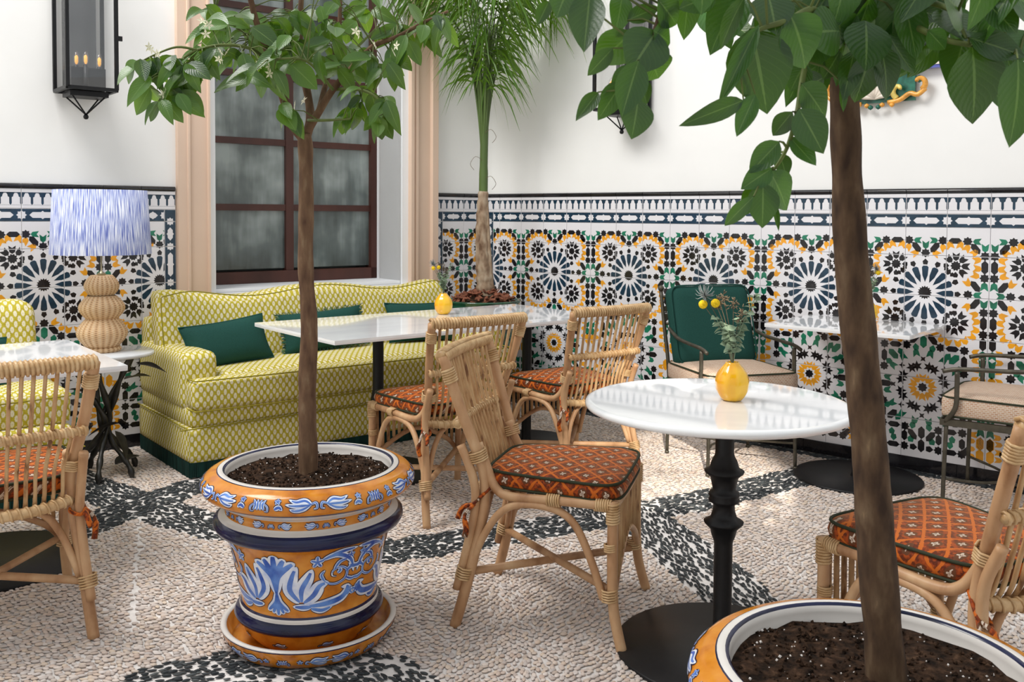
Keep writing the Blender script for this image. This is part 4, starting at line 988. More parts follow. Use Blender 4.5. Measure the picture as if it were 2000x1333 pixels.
# ------------------------------------------------------------------ lanterns
def lantern(label, loc, rot):
    t = thing('wall_lantern', label, 'lantern', loc, rot)     # origin on the wall, bottom centre; room side is -y
    W, Dp, Hh = .24, .27, .80; r = .009
    g = Geo()
    for x in (-W/2, W/2):
        for y in (-.012, -Dp): g.box((x-r, y-r, 0), (x+r, y+r, Hh))
    for z in (0, Hh):
        for x in (-W/2, W/2): g.box((x-r, -Dp, z-r), (x+r, -.012, z+r))
        for y in (-.012, -Dp): g.box((-W/2, y-r, z-r), (W/2, y+r, z+r))
    g.obj('lantern_frame', iron, t, smooth=False)
    Geo().box((-W/2+r, -Dp-.001, r), (W/2-r, -Dp+.001, Hh-r)).obj('front_glass', glass, t, smooth=False)
    for s in (-1, 1): Geo().box((s*W/2-.001, -Dp+r, r), (s*W/2+.001, -.02, Hh-r)).obj('side_glass', glass, t, smooth=False)
    Geo().box((-.085, -.028, .02), (.085, -.020, Hh-.02)).obj('mirror_plate', mat('tin_plate_'+str(len(MATS)), (.10, .10, .10), .25, .5, metal=.6, noise_s=4, amt=.2), t, smooth=False)
    Geo().box((-.095, -.215, -.035), (.095, -.06, -.009)).obj('bottom_plate', iron, t, smooth=False)
    for x, y in ((-.08, -.20), (.08, -.20), (-.08, -.075), (.08, -.075)): Geo().tube([(x, y, -.033), (0, -.14, -.125)], .0042, n=6).obj('finial_rod', iron, t)
    Geo().lathe([(0, -.150), (.010, -.147), (.014, -.136), (.010, -.125), (0, -.122)], 14, c=(0, -.14, 0)).obj('finial_ball', iron, t)
    Geo().box((W/2+.008, -Dp-.006, .26), (W/2+.03, -Dp+.006, .285)).obj('latch', iron, t, smooth=False)
    Geo().box((-.085, -.20, .0), (.085, -.055, .115)).obj('candle_box', iron, t, smooth=False)
    for x, y in ((-.055, -.185), (-.02, -.225), (.058, -.185)):
        Geo().lathe([(.012, .02), (.012, .125), (.0, .125)], 12, c=(x, y, 0)).obj('candle_tube', iron, t)
        bb = Geo().lathe([(.009, .125), (.015, .145), (.017, .162), (.012, .182), (.004, .196), (0, .198)], 14, c=(x, y, 0)).obj('bulb', glass, t)
        Geo().lathe([(.004, .130), (.0085, .14), (.009, .168), (.004, .176)], 8, c=(x, y, 0)).obj('filament', filament, bb)
    return t
lantern('black iron wall lantern with three candle bulbs above the lamp, left of the window', A(-2.78, .0, 1.965), AA)
lantern('black iron wall lantern on the right wall, half hidden by the near tree leaves', B(1.27, .0, 1.985), AB)
# ------------------------------------------------------------------ painted pots
BODY = [(.0, .012), (.165, .012), (.175, .022), (.200, .050), (.205, .075), (.212, .082), (.224, .088), (.230, .100), (.224, .113), (.212, .120), (.214, .126), (.212, .133), (.206, .138),
        (.210, .160), (.222, .220), (.236, .290), (.250, .350), (.262, .356), (.284, .364), (.292, .378), (.290, .392), (.276, .402), (.268, .406), (.256, .414), (.254, .440), (.262, .446), (.276, .450), (.292, .462), (.303, .468),
        (.316, .476), (.325, .486), (.328, .498), (.324, .513), (.312, .526), (.297, .535), (.280, .5395), (.277, .541), (.272, .542), (.262, .5425), (.255, .538), (.252, .525), (.250, .480), (.20, .478), (0, .478)]
def band(r0, z0, r1, z1):
    for k in ((.199, .074, .0, .081, 0), ): pass
MI = []
for (r0, z0), (r1, z1) in zip(BODY[:-1], BODY[1:]):
    zm = (z0+z1)/2
    if r0 < .258 and z0 > .47: MI.append(1)
    elif zm < .080: MI.append(0)
    elif zm < .119: MI.append(2)
    elif zm < .1355: MI.append(1)
    elif zm < .1385: MI.append(5)
    elif zm < .352: MI.append(0)
    elif zm < .403: MI.append(2)
    elif zm < .4105: MI.append(1)
    elif zm < .4415: MI.append(0)
    elif zm < .466: MI.append(1)
    elif zm < .474: MI.append(2)
    elif zm < .5393: MI.append(0)
    elif zm < .5412: MI.append(2)
    else: MI.append(1)
class Surf:
    """ribbons painted on a surface of revolution: u is arc length at the mean radius, v is distance up the profile"""
    def __init__(s, g, prof, az):
        s.g = g; s.p = prof; s.az = az; s.L = [0]
        for a, b_ in zip(prof[:-1], prof[1:]): s.L.append(s.L[-1]+math.hypot(b_[0]-a[0], b_[1]-a[1]))
        s.rm = sum(p[0] for p in prof)/len(prof)
    def at(s, u, v, off):
        v = max(0, min(s.L[-1], v)); i = 0
        while i < len(s.L)-2 and v > s.L[i+1]: i += 1
        f = (v-s.L[i])/(s.L[i+1]-s.L[i]); a, b_ = s.p[i], s.p[i+1]; r = a[0]+(b_[0]-a[0])*f; z = a[1]+(b_[1]-a[1])*f
        nx, nz = (b_[1]-a[1]), -(b_[0]-a[0]); l = math.hypot(nx, nz); r += nx/l*off; z += nz/l*off
        th = s.az+u/s.rm; return (r*math.cos(th), r*math.sin(th), z)
    def strip(s, pts, ws, mi, off):
        n = len(pts); vs = []
        for i, (u, v) in enumerate(pts):
            a = pts[max(i-1, 0)]; b_ = pts[min(i+1, n-1)]; du, dv = b_[0]-a[0], b_[1]-a[1]; l = math.hypot(du, dv) or 1
            for k in (-1, -.33, .33, 1): vs.append(s.at(u-dv/l*ws[i]*k, v+du/l*ws[i]*k, off))
        s.g.add(vs, [(i*4+j, (i+1)*4+j, (i+1)*4+j+1, i*4+j+1)[::-1] for i in range(n-1) for j in range(3)], mi)
    def leaf(s, u0, v0, pts, w_, k=1.0, mx=1, pale=.55):
        q = [Vector((u0+mx*p[0]*k, v0+p[1]*k, 0)) for p in pts]; c = spl(q, 6); n = len(c); c = [(p.x, p.y) for p in c]
        prof = [math.sin(math.pi*(.06+.94*(i/(n-1))**.85))**.75 for i in range(n)]; prof[-1] = .02
        w_ *= k
        s.strip(c, [w_*p+.0026 for p in prof], 5, .0006); s.strip(c, [w_*p for p in prof], 4, .0010)
        s.strip(c[:int(n*.8)+1], [w_*pale*p for p in prof[:int(n*.8)+1]], 3, .0014)
    def dot(s, u, v, r, mi=3):
        for rr, m_, o in ((r+.0015, 5, .0006), (r, 4, .001), (r*.55, mi, .0014)):
            c = s.at(u, v, o); s.g.add([c]+[s.at(u+rr*math.cos(a), v+rr*math.sin(a), o) for a in [2*math.pi*i/10 for i in range(10)]], [(0, i+1, (i+1) % 10+1) for i in range(10)], m_)
    def flower(s, u, v, r):
        for i in range(5): a = 2*math.pi*i/5+.3; s.leaf(u, v, [(0, 0), (r*.6*math.cos(a), r*.6*math.sin(a)), (r*math.cos(a), r*math.sin(a))], r*.30)
        s.dot(u, v, r*.22, 5)
    def fan(s, u, v, k, up=1):
        for a, l in ((-.62, .85), (.62, .85), (-.33, .95), (.33, .95), (0, 1.05)):
            s.leaf(u, v, [(0, 0), (math.sin(a)*.12, .45*up), (math.sin(a)*.60, .88*up*l), (math.sin(a)*.88, 1.0*up*l)], .17, k, 1, .45)
    def acanthus(s, u, v, k, mx):
        s.leaf(u, v, [(0, 0), (-.25, .35), (-.18, .75), (-.05, 1.05)], .19, k, mx, .36)
        s.leaf(u, v, [(.05, .0), (.05, .35), (.22, .7), (.32, .95)], .18, k, mx, .36)
        s.leaf(u, v, [(.1, -.02), (.35, .18), (.52, .45), (.75, .52)], .19, k, mx, .36)
        s.leaf(u, v, [(.3, -.15), (.05, -.15), (-.2, -.12)], .10, k, mx)
        s.leaf(u, v, [(.25, -.12), (.7, -.1), (1.15, .0), (1.3, .25), (1.1, .3)], .14, k, mx)
        s.leaf(u, v, [(.3, -.2), (.6, -.28), (.9, -.2)], .09, k, mx)
    def scroll(s, u, v, k, mx):
        s.leaf(u, v, [(-.9, -.1), (-.5, -.45), (.0, -.55), (.5, -.3), (.55, .2), (.15, .45), (-.25, .3), (-.3, 0), (-.05, -.1)], .075, k, mx)
        s.leaf(u, v, [(.5, .1), (.85, .35), (1.3, .3), (1.6, .6)], .15, k, mx); s.leaf(u, v, [(.5, -.25), (.9, -.45), (1.3, -.35)], .12, k, mx)
        s.leaf(u, v, [(-.2, .35), (.1, .8), (.6, .9)], .12, k, mx); s.leaf(u, v, [(-.7, -.3), (-.9, .1), (-.7, .4)], .10, k, mx)
        s.leaf(u, v, [(0, .1), (.15, .25), (.05, .4)], .13, k, mx)
    def sprig(s, u, v, k, mx):
        s.leaf(u, v, [(-.9, .0), (-.4, .35), (.3, .25), (.9, .50)], .24, k, mx, .4); s.leaf(u, v, [(-.9, .0), (-.2, -.05), (.5, -.05), (1.15, .05)], .22, k, mx, .4)
        s.leaf(u, v, [(-.8, -.05), (-.2, -.35), (.4, -.45), (.8, -.30)], .20, k, mx, .4); s.leaf(u, v, [(-.8, .0), (-1.25, .15), (-1.35, -.25), (-1.05, -.35)], .10, k, mx)
    def cup(s, u, v, k):
        for a in (-.5, -.17, .17, .5): s.leaf(u, v, [(a, -.5), (a*.7, 0), (a*1.2, .5)], .15, k)
        for m_ in (1, -1): s.leaf(u, v, [(.45, .1), (.8, -.2), (.8, -.6), (.5, -.6)], .09, k, m_)
def pot_geo(az):
    g = Geo(); g.lathe(BODY, 72, MI)
    b_ = Surf(g, [(.207, .140), (.210, .160), (.222, .220), (.236, .290), (.250, .350)], az)
    per = 2*math.pi*b_.rm
    for q in range(3):
        u = per/3*q
        b_.fan(u, .078, .118, 1); b_.fan(u, .082, .074, -1); b_.dot(u, .080, .009)
        for m_ in (1, -1):
            b_.acanthus(u+m_*.070, .050, .112, m_)
            b_.scroll(u+m_*.178, .128, .052, m_); b_.flower(u+m_*.120, .178, .020); b_.flower(u+m_*.225, .065, .017); b_.flower(u+m_*.215, .185, .013)
            b_.leaf(u, 0, [(m_*.135, .185), (m_*.175, .195), (m_*.215, .170), (m_*.23, .125)], .010); b_.leaf(u, 0, [(m_*.16, .198), (m_*.195, .203), (m_*.235, .205)], .008)
    r_ = Surf(g, [(.318, .478), (.325, .486), (.328, .498), (.324, .513), (.312, .526), (.297, .535), (.282, .539)], az)
    per = 2*math.pi*r_.rm; n = 6
    for q in range(n):
        u = per/n*q; r_.cup(u, .036, .030); h = per/n/2
        for m_ in (1, -1):
            r_.sprig(u+m_*.112, .036, .034, -m_); r_.flower(u+m_*.052, .046, .010); r_.leaf(u, 0, [(m_*.044, .024), (m_*.056, .030), (m_*.066, .022)], .007)
    k_ = Surf(g, [(.2555, .414), (.254, .440)], az); per = 2*math.pi*k_.rm
    for q in range(10):
        u = per/10*q; k_.cup(u, .013, .010); k_.sprig(u+.045, .013, .015, 1); k_.sprig(u-.045, .013, .015, -1)
    f_ = Surf(g, [(.177, .025), (.200, .050), (.205, .075)], az); per = 2*math.pi*f_.rm
    for q in range(9): f_.sprig(per/9*q, .028, .018, 1)
    return g
def saucer_geo(az):
    g = Geo(); pr = [(0, .0), (.225, .0), (.243, .006), (.262, .034), (.270, .058), (.271, .062), (.268, .066), (.258, .066), (.252, .062), (.238, .014), (.20, .010), (0, .010)]
    g.lathe(pr, 72, [5, 5, 0, 0, 5, 1, 1, 1, 0, 0, 0]); s = Surf(g, [(.243, .006), (.262, .034), (.270, .058)], az); per = 2*math.pi*s.rm
    for q in range(6):
        u = per/6*q; s.cup(u, .028, .021)
        for m_ in (1, -1): s.sprig(u+m_*.105, .028, .028, m_); s.flower(u+m_*.050, .030, .010)
    return g
def soil_part(t, seed):
    n = 40; rs = np.random.default_rng(seed); vs = [(0, 0, .519)]; K_ = 16
    for i in range(1, K_+1):
        for j in range(n):
            r = .2515*i/K_; a = 2*math.pi*j/n; z = .509+.010*noise.noise(Vector((r*math.cos(a)*22, r*math.sin(a)*22, seed)))+.006*noise.noise(Vector((r*math.cos(a)*60, r*math.sin(a)*60, seed)))+.012*max(0, 1-i/5)
            vs.append((r*math.cos(a), r*math.sin(a), z))
    fs = [(0, 1+j, 1+(j+1) % n) for j in range(n)]+[(1+(i-1)*n+j, 1+i*n+j, 1+i*n+(j+1) % n, 1+(i-1)*n+(j+1) % n) for i in range(1, K_) for j in range(n)]
    o = mobj('soil', vs, fs, soil, t); g = Geo()
    for i in range(900):
        r = .245*math.sqrt(rs.random()); a = rs.random()*6.283; x, y = r*math.cos(a), r*math.sin(a); s = (.0016+.0022*rs.random()**2) if i < 150 else (.002+.004*rs.random())
        z = .509+.010*noise.noise(Vector((x*22, y*22, seed)))+.006*noise.noise(Vector((x*60, y*60, seed)))+.012*max(0, 1-r/.2435*16/5)+s*.5
        d = [Vector([rs.normal()*.5 for _ in range(3)]) for _ in range(1)][0]
        p = [Vector(v)*s for v in ((1, 0, 0), (-1, 0, 0), (0, 1, 0), (0, -1, 0), (0, 0, .8), (0, 0, -.8))]; R_ = Euler(tuple(rs.random(3)*6)).to_matrix()
        g.add([Vector((x, y, z))+R_ @ v for v in p], [(0, 2, 4), (2, 1, 4), (1, 3, 4), (3, 0, 4), (2, 0, 5), (1, 2, 5), (3, 1, 5), (0, 3, 5)], 1 if i < 150 else 0)
    q = g.obj('soil_crumbs', [soil, perlite], o, smooth=False); q['kind'] = 'stuff'
# ------------------------------------------------------------------ trees
def leaf_variants(mt, seeds):
    return [leaf_mesh('leaf', 1.0, wd, cu, fo, mt, 9, seed=s, twist=tw) for s, (wd, cu, fo, tw) in enumerate(seeds)]
LV = [(.50, .12, .30, .2), (.56, .28, .22, -.3), (.45, .40, .35, .4), (.52, -.10, .45, .1), (.60, .18, .15, -.15), (.48, .55, .30, .5)]
lvA, lvB = leaf_variants(leafA, LV), leaf_variants(leafB, LV)
BRP = {}
TW = {}
def twig_to(parent, p):
    """a thin twig from the nearest branch to the foot of a leaf"""
    arr = BRP.get(parent.name)
    q = min(arr, key=lambda v: (v-p).length_squared)
    if (q-p).length > .012:
        mid_ = q.lerp(p, .5)+Vector((0, 0, .12*(q-p).length)); o_ = Vector(parent.location)
        TW.setdefault(parent.name, Geo()).tube([q-o_, mid_-o_, p-o_], [.0022, .0018, .0012], n=4, cap=False)
def put_leaf(parent, base, tip, meshes, nrm, wk=1.0, name='leaf'):
    base, tip = Vector(base), Vector(tip); twig_to(parent, base); x = tip-base; L = x.length; x.normalize(); n_ = (nrm-x*nrm.dot(x)).normalized(); y = n_.cross(x)
    o = link(bpy.data.objects.new(name, random.choice(meshes)), parent)
    M = Matrix((x, y, n_)).transposed().to_4x4() @ Matrix.Diagonal((L, L*wk, L, 1)); M.translation = base-Vector(parent.location); o.matrix_local = M; return o
# potted lemon tree in front of the sofa
PA = Vector((-.632, 2.885, 0))
tA = thing('potted_lemon_tree', 'small blossoming lemon tree in an ochre and blue painted pot, in front of the sofa', 'potted tree', PA)
pg = pot_geo(R(-103)).obj('planter', POT, tA); soil_part(tA, 3)
sa = saucer_geo(R(-95)).obj('saucer', POT); sa.location = PA; tag(sa, 'ochre and blue painted saucer beneath the lemon tree pot', 'saucer')
pg.location.z = .0
def branch(parent, pts, r0, r1, name, mt, sub=6, n=10, wob=.0):
    c = spl(pts, sub); L = len(c); rr = [r0+(r1-r0)*(i/(L-1)) for i in range(L)]
    rr = [r*(1+wob*noise.noise(c[i]*14)) for i, r in enumerate(rr)]
    BRP.setdefault(parent.name, []).extend(c[len(c)//4:] if name == 'branch' else c[-2:]); g = Geo().tube([p-Vector(parent.location) for p in c], rr, n=n); return g.obj(name, mt, parent), c
dA = 2.885
def PAp(x, y, dd=0): return P(x, y, dA+dd)
branch(tA, [PAp(600, 935), PAp(602, 900), PAp(600, 760), PAp(604, 640), PAp(597, 520), PAp(598, 400), PAp(597, 300), PAp(594, 262)], .031, .0195, 'trunk', bark, 8, 14, .16)
for pts, r0, r1 in [([(597, 275, 0), (572, 245, -.01), (556, 200, -.02), (540, 150, -.04), (520, 95, -.05), (500, 40, -.06), (485, -20, -.08)], .017, .008),
                    ([(596, 272, 0), (606, 235, .02), (602, 190, .04), (590, 130, .06), (585, 60, .1), (590, -20, .12)], .016, .008),
                    ([(597, 262, 0), (625, 215, .0), (650, 175, -.02), (690, 130, -.03), (730, 90, -.05), (775, 72, -.06), (820, 48, -.08), (875, 22, -.1)], .014, .004),
                    ([(622, 220, 0), (640, 150, .1), (660, 80, .14), (665, 0, .18)], .010, .006),
                    ([(540, 150, -.04), (500, 100, -.1), (440, 88, -.14), (385, 98, -.18), (350, 120, -.2), (318, 145, -.22)], .006, .003),
                    ([(385, 98, -.18), (345, 92, -.2), (300, 108, -.22), (262, 128, -.24)], .004, .002),
                    ([(385, 98, -.18), (350, 150, -.2), (315, 195, -.22)], .004, .002),
                    ([(650, 175, 0), (700, 175, -.08), (735, 190, -.12), (755, 225, -.14)], .006, .003),
                    ([(602, 235, 0), (640, 235, -.12), (685, 232, -.16)], .005, .003),
                    ([(520, 95, 0), (470, 60, .05), (420, 20, .08)], .006, .003),
                    ([(640, 150, .1), (700, 90, .2), (750, 40, .25)], .006, .003),
                    ([(650, 175, -.1), (600, 120, -.22), (540, 115, -.3)], .005, .003)]:
    branch(tA, [PAp(*p) for p in pts], r0, r1, 'branch', bark if r0 > .009 else twig, 5, 8, .1)
CL = [(272, 118, -.22), (300, 112, -.22), (335, 112, -.2), (362, 120, -.2), (285, 160, -.23), (312, 190, -.22), (335, 175, -.22), (352, 155, -.2), (375, 130, -.18),
      (395, 95, -.15), (405, 50, .05), (400, 15, .06), (432, 95, -.1), (440, 50, 0), (468, 105, -.08), (462, 25, 0), (500, 55, -.05), (505, 125, -.2), (535, 35, .0), (540, 95, -.25), (525, 130, -.28), (490, 145, -.25),
      (565, 120, -.25), (585, 75, 0), (600, 30, .05), (618, 105, -.2), (650, 45, .1), (640, 85, .1), (662, 125, -.05), (695, 95, 0), (685, 45, .15), (710, 15, .2), (722, 105, -.05), (748, 130, -.08), (700, 165, -.1), (722, 190, -.1),
      (690, 215, -.15), (640, 60, .1), (560, 70, -.1), (480, 60, .1), (765, 105, -.05), (752, 195, -.12), (735, 225, -.14), (795, 72, -.06), (825, 45, -.08), (775, 50, 0), (858, 30, -.1), (556, 210, -.1), (570, 20, .1), (550, 65, .1)]
nl = 0
for cx, cy, dd in CL:
    far = cx < 400 or cx > 745 or cy > 180
    k = 5
    for i in range(k):
        a = random.uniform(0, 6.28); b0 = PAp(cx+random.gauss(0, 7), cy+random.gauss(0, 6), dd+random.uniform(-.05, .05) if far else dd*random.uniform(.3, 1.2)+random.uniform(-.12, .12))
        d = Vector((math.cos(a)*.75, random.uniform(-.7, .5), -.85+.8*random.random()-(.25 if far else 0))).normalized()
        put_leaf(tA, b0, b0+d*random.uniform(.066, .108), lvA, Vector((random.uniform(-.5, .5), -.85, .55)).normalized(), random.uniform(.85, 1.15)); nl += 1
for i in range(52):
    b0 = PAp(random.uniform(400, 800), random.uniform(-150, 15), random.uniform(-.25, .25)); d = Vector((random.uniform(-1, 1), random.uniform(-1, 1), random.uniform(-1, .2))).normalized()
    put_leaf(tA, b0, b0+d*random.uniform(.06, .095), lvA, Vector((random.uniform(-.5, .5), -.6, .8)).normalized())
bm = bmesh.new()
for i in range(5): 
    a = 2*math.pi*i/5; vs = [bm.verts.new(v) for v in ((0, 0, 0), (.5*math.cos(a-.45), .5*math.sin(a-.45), .12), (1*math.cos(a), 1*math.sin(a), .05), (.5*math.cos(a+.45), .5*math.sin(a+.45), .12))]; bm.faces.new(vs)
bl_me = bpy.data.meshes.new('blossom'); bm.to_mesh(bl_me); bm.free(); bl_me.materials.append(blossom_m)
for x, y in [(300, 98), (318, 105), (405, 45), (400, 55), (438, 108), (430, 118), (520, 138), (505, 120), (700, 70), (735, 85), (770, 95), (318, 182), (590, 200)]:
    for j in range(2):
        o = link(bpy.data.objects.new('blossom', bl_me), tA); o.location = PAp(x+random.gauss(0, 5), y+random.gauss(0, 5), -.25)-PA; o.scale = (.016,)*3; o.rotation_euler = (random.uniform(.8, 2.2), random.uniform(-.8, .8), random.uniform(0, 6))
# the near tree on the right
PBv = Vector((.648, 1.60, 0))
tB = thing('potted_citrus_tree', 'large-leaved citrus tree in an ochre and blue painted pot in the right foreground', 'potted tree', PBv)
pot_geo(R(-172)).obj('planter', POT, tB); soil_part(tB, 8)
sb = saucer_geo(R(-140)).obj('saucer', POT); sb.location = PBv; tag(sb, 'painted saucer under the nearest tree pot, at the bottom right', 'saucer')
def PBp(x, y, d=1.6): return P(x, y, d)
branch(tB, [PBp(1732, 1340), PBp(1728, 1280), PBp(1712, 1080), PBp(1700, 900), PBp(1682, 700), PBp(1664, 520), PBp(1655, 360), PBp(1651, 240), PBp(1648, 120), PBp(1650, 20)], .0355, .0215, 'trunk', bark_d, 8, 16, .10)
B_BR = [([(1650, 40, 1.6), (1590, -30, 1.5), (1500, -60, 1.4), (1400, -40, 1.35), (1310, -10, 1.3), (1280, 60, 1.28), (1248, 118, 1.27), (1236, 190, 1.27)], .010, .0025),
        ([(1655, 20, 1.6), (1610, 60, 1.45), (1575, 120, 1.4), (1556, 225, 1.36), (1532, 300, 1.35), (1493, 355, 1.35)], .007, .0018),
        ([(1650, 60, 1.6), (1590, 20, 1.4), (1540, 40, 1.3), (1480, 60, 1.28), (1440, 100, 1.28)], .007, .002),
        ([(1655, 40, 1.6), (1730, -20, 1.5), (1820, 5, 1.4), (1860, 25, 1.35), (1890, 80, 1.33)], .008, .002),
        ([(1660, 10, 1.6), (1760, 40, 1.45), (1835, 74, 1.35), (1905, 90, 1.32), (1990, 110, 1.3)], .007, .0025),
        ([(1650, 30, 1.6), (1640, -120, 1.6), (1600, -300, 1.65)], .020, .010), ([(1655, 30, 1.6), (1720, -120, 1.65), (1790, -280, 1.7)], .016, .008), ([(1640, -60, 1.6), (1500, -190, 1.8), (1380, -260, 1.9)], .011, .004), ([(1690, -60, 1.62), (1850, -160, 1.75), (2000, -200, 1.85)], .010, .004),
        ([(1630, -180, 1.6), (1560, -260, 1.4), (1480, -330, 1.3)], .009, .003), ([(1760, -200, 1.68), (1900, -330, 1.6), (2020, -380, 1.5)], .009, .003), ([(1650, 40, 1.6), (1700, 0, 1.7), (1760, -20, 1.85)], .006, .003), ([(1650, 40, 1.6), (1600, 20, 1.7), (1560, 10, 1.8)], .006, .003),
        ([(1650, 60, 1.6), (1680, 80, 1.5), (1715, 105, 1.42)], .006, .003)]
for pts, r0, r1 in B_BR: branch(tB, [PBp(*p) for p in pts], r0, r1, 'branch', bark_d if r0 > .009 else twig, 6, 8, .1)
LB = [(1466, 55, 1505, 218, 95, 1.28), (1543, 28, 1592, 135, 84, 1.30), (1482, 48, 1404, 205, 34, 1.27), (1455, -8, 1396, 96, 28, 1.3), (1635, 20, 1650, 100, 60, 1.42), (1762, -6, 1798, 112, 62, 1.38),
      (1700, 100, 1673, 213, 50, 1.40), (1720, 92, 1748, 196, 52, 1.40), (1668, 98, 1651, 186, 34, 1.42), (1643, 160, 1644, 218, 14, 1.40), (1898, 90, 1917, 243, 94, 1.30), (1988, 115, 1996, 284, 78, 1.24),
      (1882, 75, 1861, 166, 50, 1.36), (1892, 62, 1978, 58, 58, 1.33), (1812, 60, 1849, 96, 38, 1.33), (1892, 74, 2012, 108, 44, 1.30), (1560, 213, 1611, 297, 60, 1.34), (1565, 163, 1621, 230, 46, 1.38),
      (1548, 218, 1512, 263, 30, 1.35), (1543, 268, 1592, 327, 34, 1.34), (1522, 276, 1463, 340, 42, 1.33), (1508, 328, 1449, 369, 40, 1.34), (1522, 300, 1538, 345, 30, 1.37), (1503, 335, 1549, 412, 48, 1.34), (1490, 356, 1491, 447, 46, 1.33),
      (1476, 362, 1455, 419, 30, 1.36), (1472, 384, 1406, 448, 22, 1.33), (1511, 393, 1519, 452, 10, 1.36), (1452, 196, 1344, 239, 28, 1.28), (1475, 184, 1438, 269, 34, 1.27), (1452, 180, 1452, 190, 10, 1.3), (1572, 122, 1543, 177, 42, 1.40),
      (1152, -15, 1141, 109, 54, 1.27), (1112, -30, 1084, 40, 46, 1.28), (1215, -10, 1208, 53, 28, 1.29), (1282, 60, 1234, 134, 58, 1.26), (1236, 60, 1163, 133, 56, 1.29), (1276, 60, 1317, 84, 36, 1.28), (1268, 108, 1291, 161, 42, 1.29),
      (1247, 118, 1213, 229, 54, 1.25), (1246, 192, 1239, 265, 44, 1.27), (1197, 94, 1146, 149, 26, 1.28), (1217, 158, 1169, 232, 34, 1.28), (1168, 180, 1128, 231, 22, 1.28), (1242, 128, 1188, 188, 38, 1.29), (1250, 150, 1262, 205, 28, 1.31), (1285, 0, 1328, 48, 60, 1.27), (1072, 2, 1050, 50, 26, 1.3),
      (1350, -20, 1372, 22, 26, 1.3), (1400, -10, 1330, 10, 40, 1.3), (1225, 40, 1290, 10, 30, 1.3), (1500, -10, 1520, 60, 60, 1.3), (1520, -15, 1480, 60, 44, 1.35), (1600, 60, 1575, 130, 50, 1.45), (1560, 60, 1530, 120, 44, 1.42), (1690, 40, 1700, 130, 66, 1.36), (1745, 40, 1770, 110, 54, 1.45),
      (1640, 100, 1610, 155, 44, 1.46), (1850, 20, 1880, 90, 60, 1.36), (1840, -10, 1900, 30, 54, 1.32), (1930, 10, 1990, 60, 60, 1.28), (1950, 60, 1975, 150, 44, 1.35), (1960, -20, 2020, 20, 60, 1.26), (1780, 20, 1850, 30, 40, 1.42),
      (1610, 150, 1560, 180, 44, 1.46), (1600, 120, 1590, 200, 40, 1.5), (1640, 60, 1580, 60, 50, 1.38), (1920, 130, 1965, 210, 44, 1.38), (2005, 60, 1975, 130, 50, 1.3)]
for bx, by, tx, ty, wd, dp in LB:
    b0 = PBp(bx, by, dp+random.uniform(-.02, .02)); t0 = PBp(tx, ty, dp+random.uniform(-.035, .03)); L = math.hypot(tx-bx, ty-by)
    put_leaf(tB, b0, t0, [lvB[0], lvB[3], lvB[4], lvB[1]], Vector((random.uniform(-.25, .25), -1, random.uniform(-.1, .5))).normalized(), max(.35, min(1.8, wd/L/.44)))
for i in range(175):
    top = i > 75
    x = random.gauss(1690, 110) if not top else random.uniform(1150, 2350); y = random.uniform(-70, 70) if not top else random.uniform(-620, -70)
    dp = random.uniform(1.45, 1.85) if not top else random.uniform(1.2, 2.0)
    b0 = PBp(x, y, dp)
    if top:
        b0 = random.choice([v for v in BRP[tB.name] if v.z > 1.62])+Vector((random.gauss(0, .11), random.gauss(0, .11), random.uniform(-.02, .16)))
    d = Vector((random.uniform(-.8, .8), random.uniform(-.5, .5), random.uniform(-1.2, -.2))).normalized()
    put_leaf(tB, b0, b0+d*random.uniform(.075, .12), lvB, Vector((random.uniform(-.5, .5), -.7, .6)).normalized(), random.uniform(.9, 1.2))
for t_ in (tA, tB):
    q = TW[t_.name].obj('twigs', twig, t_); q['kind'] = 'stuff'
# ------------------------------------------------------------------ palm in the corner
PC = Vector((-.195, 6.22, 0))
tP = thing('potted_palm', 'slender palm in a dark green glazed pot in the corner of the tiled walls', 'potted palm', PC)
Geo().lathe([(0, 0), (.15, 0), (.16, .02), (.20, .30), (.225, .52), (.215, .58), (.225, .62), (.250, .65), (.262, .68), (.258, .715), (.248, .735), (.262, .745), (.258, .755), (.236, .752), (.228, .70), (0, .70)], 56).obj('planter', green_glaze, tP)
g = Geo(); rs = random.Random(4)
for i in range(190):
    r = .215*math.sqrt(rs.random()); a = rs.random()*6.28; hgt = .745+.075*max(0, 1-r/.20)+rs.uniform(0, .025); s = rs.uniform(.016, .034)
    M = Matrix.Translation((r*math.cos(a), r*math.sin(a), hgt)) @ Euler((rs.uniform(-.7, .7), rs.uniform(-.7, .7), rs.uniform(0, 6))).to_matrix().to_4x4()
    vs, fs = rbox(0, 0, 0, s*1.7, s*.8, .009, .003, (2, 2, 1), lambda p, u, v, w_: p+Vector((0, 0, .004*math.sin(u*3))))
    g.add([M @ v for v in vs], fs)
ch = g.obj('bark_chips', chip, tP, smooth=False); ch['kind'] = 'stuff'
Geo().lathe([(0, .70), (.23, .70), (.22, .735), (.1, .775), (0, .80)], 30).obj('soil', soil, tP)
tr = spl([Vector((x, y, z)) for x, y, z in [(.02, 0, .74), (.015, 0, .86), (.0, 0, 1.05), (-.005, 0, 1.30), (.0, 0, 1.48)]], 8)
Geo().tube(tr, [.068*(1-.52*i/(len(tr)-1))*(1+.10*math.sin(i*2.1)) for i in range(len(tr))], n=14).obj('trunk', palm_bark, tP)
for dx, dy in ((.045, -.02), (-.04, -.015), (.0, .03)):
    Geo().tube(spl([(.02+dx*.9, dy, .80), (dx*.9, dy, 1.1), (dx*.55, dy*.6, 1.40), (dx*.3, 0, 1.55)], 6), [.020, .019, .018, .017, .016, .015, .014, .014, .013, .012, .012, .011, .010, .009, .008, .007, .006, .005, .004], n=7).obj('leaf_sheath', palm_bark, tP)
